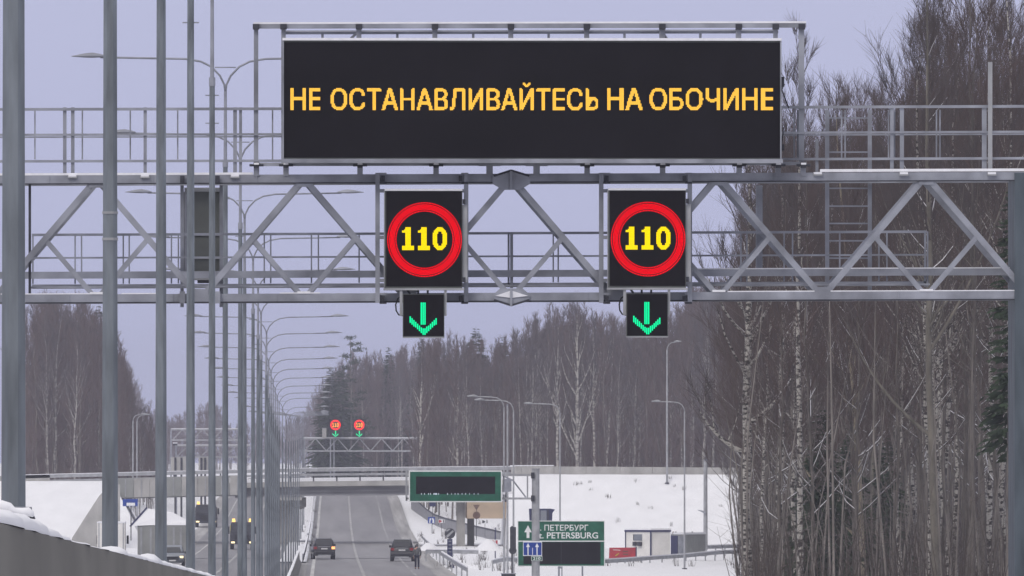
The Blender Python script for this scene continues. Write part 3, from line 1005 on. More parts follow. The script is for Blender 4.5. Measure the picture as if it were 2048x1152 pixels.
def back_cabinet():
    yb = G0 + 1.75
    a, b = g(370, 549), g(438, 379)
    t = thing("sign_cabinet", "grey-green back of a sign cabinet on the gantry, partly behind the fourth lamp post", "sign", ((a.x + b.x) / 2, yb, a.z))
    link(Geo().box(a.x, b.x, yb, yb + 0.3, a.z, b.z), "housing", M_cab, t)
    link(Geo().box(a.x - 0.03, b.x + 0.02, yb - 0.04, yb + 0.3, b.z + 0.002, b.z + 0.07), "hood", M_galvl, t)
    link(Geo().box(a.x - 0.05, a.x - 0.004, yb - 0.03, yb + 0.1, a.z, b.z), "side_frame", M_galvl, t)
    link(Geo().box(b.x + 0.004, b.x + 0.03, yb - 0.03, yb + 0.1, a.z, b.z), "side_frame", M_galvl, t)
    for y in (465, 512):
        link(Geo().box(a.x, b.x, yb - 0.035, yb - 0.002, g(0, y + 2.5).z, g(0, y - 2.5).z), "cross_rail", M_galvl, t)
    link(Geo().box(a.x, b.x, yb - 0.02, yb + 0.2, a.z - 0.07, a.z - 0.002), "bottom_frame", M_galvl, t)
    link(Geo().box(g(393, 0).x, g(430, 0).x, yb, yb + 0.2, a.z - 0.12, a.z - 0.072), "vent", M_dark, t)
back_cabinet()

# ================================================================== LAMP POSTS OF THE MEDIAN ROW
LAMP_H = 11.25
def lamp_parts():
    root = thing("lamp_post", "x", "street lamp", (0, 0, 0), "double lamp posts along the median")
    def tube(pts, r, n, name, m, parent, smooth=False):
        ge = Geo().tube(pts, r, n)
        return put(name, ge.mesh(name, (0, 0, 0), smooth), m, parent)
    tube([(0, 0, -0.2), (0, 0, 4.0), (0, 0, 9.25)], [0.072, 0.060, 0.047], 8, "lower_pole", M_pole, root)
    put("base_flange", Geo().tube([(0, 0, 0), (0, 0, 0.04)], 0.16, 8).mesh("base_flange"), M_galv, root)
    put("step_collar", Geo().tube([(0, 0, 9.2), (0, 0, 9.34)], 0.056, 8).mesh("step_collar"), M_galv, root)
    for z in (8.6, 9.05):
        put("clamp", Geo().bar((-0.11, 0, z), (0.11, 0, z), 0.018).mesh("clamp"), M_galv, root)
    tube([(0, 0, 9.34), (0, 0, LAMP_H - 0.62)], [0.036, 0.030], 8, "upper_pole", M_galv, root)
    put("spreader_bar", Geo().bar((-0.2, 0, LAMP_H - 0.17), (0.2, 0, LAMP_H - 0.17), 0.022).mesh("spreader_bar"), M_galv, root)
    for s in (-1, 1):
        pts = [(0, -0.66), (0.02, -0.5), (0.1, -0.33), (0.26, -0.16), (0.46, -0.06), (0.75, -0.01), (1.3, 0.0), (2.36, 0.02)]
        arm = tube([(s * a, 0.0, LAMP_H + b) for a, b in pts], 0.022, 6, "arm", M_galv, root, True)
        ge = Geo()
        prof = [(2.26, .02, .03), (2.36, .05, .09), (2.5, .075, .13), (2.66, .06, .12), (2.8, .03, .08), (2.9, .012, .03)]
        ring = []
        for x, hz, hy in prof:
            ring.append([(s * x, hy * math.cos(a), LAMP_H + 0.035 + hz * (math.sin(a) if math.sin(a) > 0 else 0.35 * math.sin(a))) for a in [2 * math.pi * k / 8 for k in range(8)]])
        vs = [p for r in ring for p in r]
        fs = [(i * 8 + k, i * 8 + (k + 1) % 8, (i + 1) * 8 + (k + 1) % 8, (i + 1) * 8 + k) for i in range(len(ring) - 1) for k in range(8)]
        ge.add(vs, fs)
        lh = put("lamp_head", ge.mesh("lamp_head", smooth=True), M_galv, arm)
    return root
lamp0 = lamp_parts()
ORD = ["nearest", "second", "third", "fourth", "fifth", "sixth", "seventh", "eighth", "ninth", "tenth", "eleventh", "twelfth"]
XPX = [27, 220, 322, 381, 424, 450.5, 480.5, 489, 506, 516, 522, 533]
for n in [k for k in range(41) if k < 18 or k % 2 == 0]:
    d = 57 + 30 * n if n != 1 else 85.5
    x = -1.52 + DX(d)
    if n < len(XPX):
        x = P(XPX[n], 870, d).x
    loc = (x, d, RZ(d))
    if n < 12:
        lab = ("tall galvanised double-arm lamp post nearest the camera, thickest at the frame edge" if n == 0 else
               f"galvanised double-arm lamp post, {ORD[n]} of the median row counting from the camera")
    else:
        lab = ("far galvanised double-arm lamp post in the tight bunch running towards the overpass" if d < 1100 else
               "distant galvanised double-arm lamp post on the rising road beyond the overpass")
    # posts further on stand a little taller above the dip of the road
    top = P(0, float(np.interp(d, [600, 747, 1000, 1400, 1750], [780, 823, 829, 832, 834])), d).z
    kz = 1.0 if d < 640 else (top - RZ(d)) / LAMP_H
    if n == 0:
        lamp0.location = loc
        lamp0["label"] = lab
        lp = lamp0
    else:
        lp = copy_tree(lamp0, loc, label=lab, rz=random.uniform(-0.03, 0.03), scale=(1, 1, kz))
    if n == 1:
        for y, w in ((428, .02), (481, .022)):
            z = P(220, y, d).z
            link(Geo().tube([(x, d, z), (x, d, z + w)], 0.0665, 8), "scuff_band", M_galvl, lp)  # pale rings added to stand for scuff marks on the post

# ------------------------------------------------------------------ single lamps, masts
def single_lamp(px, dirn, y_top, d, arm_m, label, base_y=None, r=0.085, group="single-arm lamps of the slip road", base_z=None):
    zb = RZ(d) - 0.3 if base_z is None else base_z
    top = P(px, y_top, d)
    t = thing("lamp_post", label, "street lamp", (top.x, d, zb), group)
    h = top.z - zb
    ge = Geo().tube([(0, 0, -0.2), (0, 0, h * 0.6), (0, 0, h - 0.75)], [r, r * 0.75, r * 0.6], 8)
    put("pole", ge.mesh("pole"), M_galvl, t)
    pts = [(0, -0.76), (0.05, -0.5), (0.22, -0.22), (0.5, -0.06), (0.95, 0.0), (arm_m, 0.03)]
    arm = put("arm", Geo().tube([(dirn * a, 0, h + b) for a, b in pts], 0.045, 6).mesh("arm", smooth=True), M_galvl, t)
    hd = Geo().tube([(dirn * (arm_m - 0.1), 0, h + 0.05), (dirn * (arm_m + 0.2), 0, h + 0.09), (dirn * (arm_m + 0.65), 0, h + 0.06)], [0.05, 0.11, 0.04], 8)
    put("lamp_head", hd.mesh("lamp_head", smooth=True), M_galvl, arm)
    put("base_plate", Geo().box(-0.2, 0.2, -0.2, 0.2, -0.06, 0.05).mesh("base_plate"), M_dark, t)
    return t
single_lamp(1008, -1, 794, 790, 2.0, "single-arm lamp post close behind the green gantry board, its arm the highest of the trio")
single_lamp(1027, -1, 801, 800, 2.2, "single-arm lamp post of the trio standing nearest the cantilever post")
single_lamp(1120, -1, 808, 890, 2.3, "single-arm lamp post rising behind the green city sign")
single_lamp(1369, -1, 804, 885, 2.0, "single-arm lamp post in front of the grey site cabin")
single_lamp(1334, 1, 684, 1108, 0.8, "very tall lamp post on top of the snowy embankment slope", base_z=P(1334, 966, 1108).z, r=0.12, group=None)
single_lamp(266, 1, 829, 1290, 1.0, "pair of far lamp posts beyond the overpass, the one nearer the wing wall", r=0.12, group="far lamps beyond the overpass")
single_lamp(274, 1, 830, 1300, 0.9, "pair of far lamp posts beyond the overpass, the one nearer the third lamp post", r=0.12, group="far lamps beyond the overpass")
def plain_mast(px, d, y0, y1, w, name, label, cat, bracket=False):
    a, b = P(px, y0, d), P(px, y1, d)
    t = thing(name, label, cat, b)
    link(Geo().tube([b, a.lerp(b, 0.5), a], [w / 2, w / 2 * 0.9, w / 2 * 0.85], 10), "mast_tube", M_galvl, t)
    link(Geo().tube([a, a + Vector((0, 0, 0.12))], w / 2 * 0.9, 10), "cap", M_galv, t)
    if bracket:
        link(Geo().tube([P(px, 1026, d - 0.3), P(px - 8, 1022, d - 0.3), P(px - 16, 1020, d - 0.3)], [0.12, 0.09, 0.02], 6), "lamp_arm", M_galv, t)
    return t
plain_mast(1411, 1000, 921, 1100, 0.42, "steel_mast", "thick plain steel mast with a small side lamp behind the grey site cabin", "mast", True)
plain_mast(1015, 795, 812, 1172, 0.16, "steel_mast", "slim plain pole between the two lamp posts beside the green board", "mast")

# ------------------------------------------------------------------ cantilever gantry with the green board
def green_board():
    d = 550.0
    q = lambda px, py, dy=0.0: P(px, py, d) + Vector((0, dy, 0))
    k = d / FPX
    zb = RZ(d) - 0.3
    t = thing("cantilever_sign", "cantilever gantry with a green board and dark display on a thick grey post", "road sign", (q(1071, 900).x, d, zb))
    bd = lambda name, x0, x1, y0, y1, t0, t1, m: link(Geo().box(q(x0, 0).x, q(x1, 0).x, d + t0, d + t1, q(0, y1).z, q(0, y0).z), name, m, t)
    bd("border", 817.5, 1004, 941, 1004.5, -0.30, -0.12, M_white)
    bd("board", 820, 1001.5, 943.5, 1002, -0.315, -0.301, M_green)
    bd("display", 832, 990, 953, 988, -0.33, -0.3155, M_screen)
    lt = Geo()
    rr = random.Random(5)
    for x in (843, 849, 857, 861, 868, 871, 873, 877, 895, 903, 910, 916, 924, 931, 939, 948, 956):
        w = 2.2 if x in (868, 871, 873) else rr.uniform(0.9, 1.5)
        lt.box(q(x - w / 2, 0).x, q(x + w / 2, 0).x, d - 0.336, d - 0.331, q(0, 989.5).z, q(0, 986.3).z)
    o = link(lt, "led_marks", L_white, t); o["kind"] = "stuff"
    # post, arms, bracing
    a, b = q(1071.5, 939, 0.2), q(1071.5, 900, 0.2)
    link(Geo().tube([(a.x, a.y, zb), (a.x, a.y, a.z)], [0.215, 0.2], 10), "post", M_galvl, t)
    link(Geo().tube([(a.x, a.y, a.z), (a.x, a.y, a.z + 0.06)], 0.22, 10), "post_cap", M_galvl, t)
    for y, w in ((950, 4.5), (997, 4)):
        link(Geo().bar(q(812, y, 0.0), q(1064, y, 0.0), w * k, w * k), "arm_chord", M_galvl, t)
    link(Geo().bar(q(813, 940, 0), q(813, 1002, 0), 4 * k), "end_frame", M_galvl, t)
    for x in (1007, 1055, 905):
        link(Geo().bar(q(x, 950, 0), q(x, 997, 0), 3 * k), "arm_strut", M_galvl, t)
    for x0, y0, x1, y1 in ((1026, 961, 1052, 995), (1007, 952, 1026, 961)):
        link(Geo().bar(q(x0, y0, 0), q(x1, y1, 0), 3 * k), "arm_brace", M_galv, t)
    bd("equipment_box", 1008, 1023, 958, 984, -0.1, 0.25, M_galv)
    for y in (951, 997):
        bd("clamp", 1062, 1069, y - 6, y + 6, -0.1, 0.02, M_dark)
    for x, y in ((1007, 986), (1022, 985)):
        bd("snow_lump", x - 3, x + 3, y - 2, y + 3, -0.15, 0.1, M_snow)
    # lane plate and distance plate on the same post
    t2 = thing("lane_plate", "blue lane sign with two white arrows, on the thick grey post", "road sign", q(1065, 1112, -0.1))
    b2 = lambda name, x0, x1, y0, y1, t0, t1, m: link(Geo().box(q(x0, 0).x, q(x1, 0).x, d + t0, d + t1, q(0, y1).z, q(0, y0).z), name, m, t2)
    b2("border", 1046, 1084, 1082.5, 1112, -0.06, -0.04, M_white)
    b2("face", 1047.2, 1082.8, 1085, 1110.5, -0.07, -0.0605, M_blue)
    for x in (1056, 1074):
        pl = [(x - 1.1, 1110), (x + 1.1, 1110), (x + 1.1, 1094), (x + 4, 1094), (x, 1086), (x - 4, 1094), (x - 1.1, 1094)]
        link(Geo().prism([(q(*p).x, q(*p).z) for p in pl], d - 0.076, d - 0.0705), "arrow", M_white, t2)
    b2("lane_mark", 1064.4, 1065.6, 1096, 1110, -0.076, -0.0705, M_white)
    t3 = thing("distance_plate", "small green plate reading 210 under the blue lane sign", "road sign", q(1073, 1123, -0.1))
    b3 = lambda name, x0, x1, y0, y1, t0, t1, m: link(Geo().box(q(x0, 0).x, q(x1, 0).x, d + t0, d + t1, q(0, y1).z, q(0, y0).z), name, m, t3)
    b3("border", 1062.5, 1084.5, 1112.5, 1122, -0.06, -0.04, M_white)
    b3("face", 1063.3, 1083.7, 1113.3, 1121.2, -0.068, -0.0605, M_green)
    flat_text("210", q(1066, 0).x, q(1081, 0).x, q(0, 1120).z, q(0, 1114.3).z, d - 0.071, "lettering", M_white, t3, 0.02)
green_board()

def city_sign():
    d = 592.0
    q = lambda px, py: P(px, py, d)
    t = thing("city_sign", "large green direction sign to Petersburg with a dark lower panel", "road sign", q(1122, 1250))
    bd = lambda name, x0, x1, y0, y1, t0, t1, m: link(Geo().box(q(x0, 0).x, q(x1, 0).x, d + t0, d + t1, q(0, y1).z, q(0, y0).z), name, m, t)
    bd("border", 1035, 1209.5, 1041.5, 1133, 0.0, 0.06, M_white)
    bd("board", 1036.5, 1208, 1043, 1131.5, -0.012, -0.001, M_green)
    bd("divider", 1036.6, 1207.9, 1081.5, 1083.5, -0.02, -0.013, M_white)
    bd("dark_panel", 1047, 1201, 1084.5, 1128.5, -0.02, -0.013, M_screen)
    bd("panel_seam", 1121.8, 1122.8, 1084.6, 1128.4, -0.024, -0.0205, M_dark)
    flat_text("С. ПЕТЕРБУРГ", q(1069, 0).x, q(1176.5, 0).x, q(0, 1061.5).z, q(0, 1049.5).z, d - 0.016, "lettering", M_white, t, 0.012)
    flat_text("St. PETERSBURG", q(1070, 0).x, q(1196, 0).x, q(0, 1077.2).z, q(0, 1064.8).z, d - 0.016, "lettering", M_white, t, 0.012)
    pl = [(1053.2, 1076), (1058.8, 1076), (1058.8, 1064.5), (1063.5, 1064.5), (1056, 1050.5), (1048.5, 1064.5), (1053.2, 1064.5)]
    link(Geo().prism([(q(*p).x, q(*p).z) for p in pl], d - 0.02, d - 0.013), "arrow", M_white, t)
    zb = RZ(d) - 0.5
    for x, w in ((1118, 0.1), (1124, 0.06), (1165, 0.09)):
        p = q(x, 1128)
        link(Geo().box(p.x - w / 2, p.x + w / 2, d + 0.08, d + 0.18, zb, q(0, 1050).z), "post", M_galv, t)
city_sign()

# ------------------------------------------------------------------ small signs and markers by the slip road
def post_sign(name, label, cat, d, parts, px, y0, y1, pw=0.07, group=None, pm=None):
    """parts: list of (part name, shape, args in pixels, material)."""
    q = lambda a, b: P(a, b, d)
    t = thing(name, label, cat, q(px, y1), group)
    link(Geo().tube([q(px, y1) - Vector((0, 0, 0.3)), q(px, y0)], pw / 2, 6), "post", pm or M_dark, t)
    for i, (nm, sh, a, m) in enumerate(parts):
        yo = -0.05 - 0.012 * i
        if sh == 'box':
            x0, x1, ya, yb = a
            link(Geo().box(q(x0, 0).x, q(x1, 0).x, d + yo, d + yo + 0.01, q(0, yb).z, q(0, ya).z), nm, m, t)
        elif sh == 'disc':
            x, y, r = a
            link(Geo().disc(q(x, y) + Vector((0, yo + 0.005, 0)), r * d / FPX, 0.01), nm, m, t)
        else:
            link(Geo().prism([(q(*p).x, q(*p).z) for p in a], d + yo, d + yo + 0.01), nm, m, t)
    return t
post_sign("blue_sign", "small blue sign with curved white arrows beside the slip road parapet", "road sign", 1180,
          [("plate", 'box', (856, 870, 1034, 1047), M_blue), ("arrow", 'poly', [(858.5, 1046), (860.5, 1046), (861.5, 1039), (863, 1037), (859.5, 1036.5), (859, 1039)], M_white),
           ("arrow", 'poly', [(864.5, 1046), (868.5, 1046), (868, 1039), (865.5, 1035.5), (863.5, 1038), (865.2, 1040)], M_white)], 864, 1034, 1062)
post_sign("square_sign", "dark back of a small square sign high on a thin post", "road sign", 1230, [("plate", 'box', (859, 872, 1004.5, 1013), M_navy)], 865.5, 1006, 1044)
post_sign("marker_post", "thin dark bare post beside the square sign", "post", 1225, [("reflector", 'box', (876, 878.5, 1004, 1008), M_dark)], 877.3, 1003, 1045)
post_sign("yield_sign", "rusty back of a triangular give-way sign above a round plate on one post", "road sign", 1096,
          [("triangle", 'poly', [(946, 1009.5), (960, 1009.5), (953, 1021)], M_rust), ("round_plate", 'disc', (953, 1030.5, 7.5), M_rust)], 953, 1012, 1074)
for x, y, d, c, lab in ((881, 1042.5, 1190, M_red, "small red arrow marker in front of the slip road parapet"), (968, 1043.5, 1170, M_dark, "small dark arrow marker beside the give-way sign")):
    post_sign("arrow_marker", lab, "road sign", d, [("plate", 'box', (x - 4, x + 8, y - 3.5, y + 3.5), M_white), ("chevron", 'poly', [(x - 3.5, y - 3), (x + 0.5, y - 2), (x + 3, y), (x + 0.5, y + 2), (x - 3.5, y + 3)], c),
              ("stripe", 'box', (x + 5, x + 6.8, y - 3, y + 3), M_dark)], x + 2, y, y + 24, 0.05, "arrow markers along the slip road")
post_sign("arrow_marker", "red arrow marker on a dark post beyond the rounded snow heap", "road sign", 985,
          [("plate", 'box', (981.5, 996, 1079.5, 1090.5), M_white), ("chevron", 'poly', [(982, 1081), (986, 1080), (990.5, 1085), (986, 1090), (982, 1089)], M_red), ("stripe", 'box', (991.5, 995, 1081, 1089.5), M_red)],
          990.5, 1055, 1120, 0.11, "arrow markers along the slip road", M_navy)
post_sign("round_sign", "round dark sign with a pale diagonal band over a tall navy panel", "road sign", 905,
          [("tall_panel", 'box', (894.5, 905, 1078, 1121.5), M_navy), ("round_plate", 'disc', (900, 1067, 10.5), M_dark),
           ("pale_band", 'poly', [(892, 1072), (895, 1075.5), (908, 1063), (905.5, 1060)], M_galvl), ("pale_band", 'poly', [(892, 1061), (893.5, 1063.5), (901, 1058.5), (899, 1057)], M_galvl)]
          + [("panel_mark", 'box', (897, 903, yy, yy + 1.6), M_galv) for yy in (1082, 1089, 1096, 1103)], 900, 1070, 1132, 0.12)
post_sign("leaning_panel", "dark leaning board at the foot of the round sign", "board", 890, [("board", 'poly', [(900, 1132), (905, 1125), (911, 1140), (905, 1139)], M_navy)], 906, 1128, 1140, 0.05)
post_sign("dark_sign", "tall dark sign seen from behind, between the lamp posts and the city sign", "road sign", 740,
          [("tall_plate", 'box', (1020, 1032, 1054, 1098), M_dark), ("round_plate", 'disc', (1025.5, 1101, 7.5), M_dark)], 1024, 1052, 1175, 0.12)
def dark_cabinet():
    d = 700
    a, b = P(1003, 1190, d), P(1031, 1148, d)
    t = thing("roadside_cabinet", "dark roadside cabinet with a snowy top at the foot of the lamp posts", "cabinet", ((a.x + b.x) / 2, d, a.z))
    link(Geo().box(a.x, b.x, d, d + 0.5, a.z, b.z), "housing", M_dark, t)
    link(Geo().box(a.x - 0.04, b.x + 0.04, d - 0.05, d + 0.55, b.z + 0.001, b.z + 0.05), "lid", M_galv, t)
dark_cabinet()
def skip_container():
    d = 1060
    q = lambda px, py: P(px, py, d)
    t = thing("skip_container", "dark navy open skip with a flared lip, half hidden behind the city sign", "skip", q(1084, 1048))
    pl = [(1060, 1047), (1104, 1047), (1105, 1026), (1110, 1019), (1102, 1017.5), (1058.5, 1017.5)]
    link(Geo().prism([(q(*p).x, q(*p).z) for p in pl], d, d + 2.2), "body", M_navy, t)
    for x in (1064, 1078, 1096):
        link(Geo().box(q(x - 1.5, 0).x, q(x + 1.5, 0).x, d - 0.09, d - 0.002, q(0, 1046).z, q(0, 1019).z), "rib", M_dark, t)
    link(Geo().box(q(1081, 0).x, q(1093, 0).x, d - 0.04, d - 0.002, q(0, 1042).z, q(0, 1021).z), "pale_panel", M_cars, t)
    link(Geo().box(q(1058, 0).x, q(1104, 0).x, d - 0.1, d + 2.3, q(0, 1048.5).z - 0.1, q(0, 1047.2).z), "base_skid", M_dark, t)
skip_container()

# ------------------------------------------------------------------ site cabins and red board
def plan_geo(pts, z0, z1):
    n = len(pts)
    v = [(x, y, z0) for x, y in pts] + [(x, y, z1) for x, y in pts]
    f = [tuple(reversed(range(n))), tuple(range(n, 2 * n))] + [(i, (i + 1) % n, (i + 1) % n + n, i + n) for i in range(n)]
    return Geo().add(v, f)
def cabins():
    d = 968.0
    X = lambda px, dd: P(px, 1100, dd).x
    zb, zt = P(0, 1119, d).z, P(0, 1064, d).z
    A, C, Bq = (X(1251, 969.6), 969.6), (X(1301.5, d), d), (X(1340.5, 968.7), 968.7)
    D = (A[0] + Bq[0] - C[0], A[1] + Bq[1] - C[1])
    t = thing("site_cabin", "cream site cabin with dark trim and two small vents, behind the red board", "cabin", (C[0], d, zb))
    link(plan_geo([A, C, Bq, D], zb, zt), "walls", M_cream, t)
    ov = lambda p, e: (p[0] + e[0], p[1] + e[1])
    link(plan_geo([ov(A, (-.1, -.06)), ov(C, (0, -.12)), ov(Bq, (.08, -.06)), ov(D, (0, .1))], zt + 0.001, zt + 0.16), "roof_trim", M_navy, t)
    link(plan_geo([ov(A, (-.1, -.06)), ov(C, (0, -.14)), ov(Bq, (.08, -.06)), ov(D, (0, .1))], zt + 0.165, zt + 0.30), "roof_snow", M_snow, t)
    for p, w in ((A, 0.09), (C, 0.14)):
        link(Geo().box(p[0] - w / 2, p[0] + w / 2, p[1] - 0.07, p[1] + 0.07, zb, zt), "corner_post", M_navy, t)
    def on_left(name, u0, u1, y0, y1, m, off=0.05):
        p, q = Vector((*A, 0)).lerp(Vector((*C, 0)), u0), Vector((*A, 0)).lerp(Vector((*C, 0)), u1)
        nrm = Vector((C[1] - A[1], -(C[0] - A[0]), 0)).normalized()
        if nrm.y > 0: nrm = -nrm
        z0, z1 = P(0, y1, d).z, P(0, y0, d).z
        pts = [p, q, q + nrm * off, p + nrm * off]
        link(plan_geo([(a.x, a.y) for a in pts], z0, z1), name, m, t)
    on_left("window", 0.34, 0.66, 1069, 1081.5, M_cars)
    on_left("window_frame", 0.32, 0.339, 1069, 1081.5, M_dark, 0.07)
    on_left("vent", 0.34, 0.45, 1084, 1092, M_dark, 0.25)
    on_left("vent", 0.52, 0.66, 1084, 1092.5, M_dark, 0.25)
    # second, grey cabin
    d2 = 972.0
    z0, z1 = P(0, 1113, d2).z, P(0, 1069, d2).z
    A2, C2, B2 = (X(1341.5, 973), 973.0), (X(1370, 970.5), 970.5), (X(1411, 973.5), 973.5)
    D2 = (A2[0] + B2[0] - C2[0], A2[1] + B2[1] - C2[1])
    t = thing("site_cabin", "grey site cabin with an open dark doorway beside the cream cabin", "cabin", (C2[0], d2, z0))
    link(plan_geo([A2, C2, B2, D2], z0, z1), "walls", M_greyp, t)
    link(plan_geo([ov(A2, (-.05, -.06)), ov(C2, (0, -.12)), ov(B2, (.06, -.06)), ov(D2, (0, .1))], z1 + 0.001, z1 + 0.18), "roof_snow", M_snow, t)
    va, vc, vb = Vector((*A2, 0)), Vector((*C2, 0)), Vector((*B2, 0))
    def panel(p, q, u0, u1, za, zc, name, m, off=0.03):
        a, b = p.lerp(q, u0), p.lerp(q, u1)
        n = Vector((q.y - p.y, -(q.x - p.x), 0)).normalized()
        if n.y > 0: n = -n
        link(plan_geo([(s.x, s.y) for s in (a, b, b + n * off, a + n * off)], za, zc), name, m, t)
    panel(va, vc, 0.02, 0.5, z0 + 0.02, z1 - 0.12, "doorway", M_navy)
    for i in range(3):
        panel(va, vc, 0.56 + i * 0.14, 0.66 + i * 0.14, z0 + 0.02, z1 - 0.15, "wall_rib", M_galv)
    for i in range(7):
        panel(vc, vb, 0.06 + i * 0.13, 0.15 + i * 0.13, z0 + 0.05, z1 - 0.08, "wall_panel", M_greyp, 0.025)
    for px in (1347, 1352, 1385):
        p = P(px, 1066, d2)
        link(Geo().tube([(p.x, d2 + 0.5, z1), (p.x, d2 + 0.5, p.z + 0.12)], 0.08, 6), "roof_vent", M_dark if px != 1347 else M_rust, t)
    # red board
    d3 = 955.0
    q = lambda px, py: P(px, py, d3)
    t = thing("red_board", "red board with faint pale print standing in front of the cream cabin", "board", q(1245, 1119))
    link(Geo().prism([(q(*p).x, q(*p).z) for p in [(1218, 1118.5), (1271, 1117), (1271, 1095), (1219, 1095.5)]], d3, d3 + 0.5), "panel", M_red, t)
    link(Geo().box(q(1218, 0).x, q(1272, 0).x, d3 - 0.03, d3 + 0.55, q(0, 1119.6).z, q(0, 1118.6).z), "bottom_rail", M_dark, t)
    link(Geo().box(q(1271.2, 0).x, q(1273.4, 0).x, d3 - 0.03, d3 + 0.55, q(0, 1119).z, q(0, 1094.5).z), "edge_post", M_navy, t)
    link(Geo().prism([(q(*p).x, q(*p).z) for p in [(1226, 1100.2), (1241, 1101.2), (1241, 1099.8), (1226, 1099)]], d3 - 0.01, d3 - 0.002), "pale_print", M_cream, t)
    link(Geo().prism([(q(*p).x, q(*p).z) for p in [(1230, 1111), (1232, 1112.5), (1238.5, 1106.8), (1237.8, 1105.8)]], d3 - 0.01, d3 - 0.002), "tick_print", M_yellow, t)
    for y in (1102, 1107.5):
        link(Geo().box(q(1246, 0).x, q(1256.5, 0).x, d3 - 0.01, d3 - 0.002, q(0, y + 2.6).z, q(0, y).z), "dark_print", M_rust, t)
cabins()

# ------------------------------------------------------------------ blue sign and equipment cabin by the far carriageway
post_sign("blue_sign", "blue sign with a white rectangle under the far span, behind the second lamp post", "road sign", 1085,
          [("plate", 'box', (246, 276, 998, 1012.5), M_blue), ("white_field", 'box', (253.5, 270.5, 1005.5, 1011.5), M_white)], 262, 1000, 1075, 0.12)
def equipment_cabin():
    d = 925.0
    q = lambda px, py: P(px, py, d)
    t = thing("equipment_cabin", "grey equipment cabin with a sloping snow-covered roof behind the third lamp post", "cabin", q(320, 1115))
    zb = RZ(d) - 0.3
    a, b = q(268, 1050), q(373, 1044)
    link(Geo().box(a.x + 0.3, b.x, d, d + 3, zb, q(0, 1051).z), "walls", M_greyp, t)
    up = lambda px, py, dy: q(px, py) + Vector((0, dy, 0))
    rf = [up(263, 1052, -.1), up(374, 1047, -.1), up(374, 1041, 2.4), up(345, 1025, 2.4), up(294, 1017, 2.4), up(374, 1047, 3.0), up(263, 1052, 3.0)]
    link(Geo().add(rf, [(0, 1, 2), (0, 2, 3), (0, 3, 4), (4, 3, 2, 5, 6), (0, 4, 6), (1, 5, 2)]), "roof_snow", M_snow, t)
    link(Geo().bar(up(261, 1052, -.1), up(292.5, 1016, 2.4), 0.14), "roof_edge", M_navy, t)
    for x in (283, 302, 348, 362):
        link(Geo().box(q(x - 2, 0).x, q(x + 2, 0).x, d - 0.05, d - 0.002, zb, q(0, 1055).z), "wall_rib", M_galvl, t)
equipment_cabin()

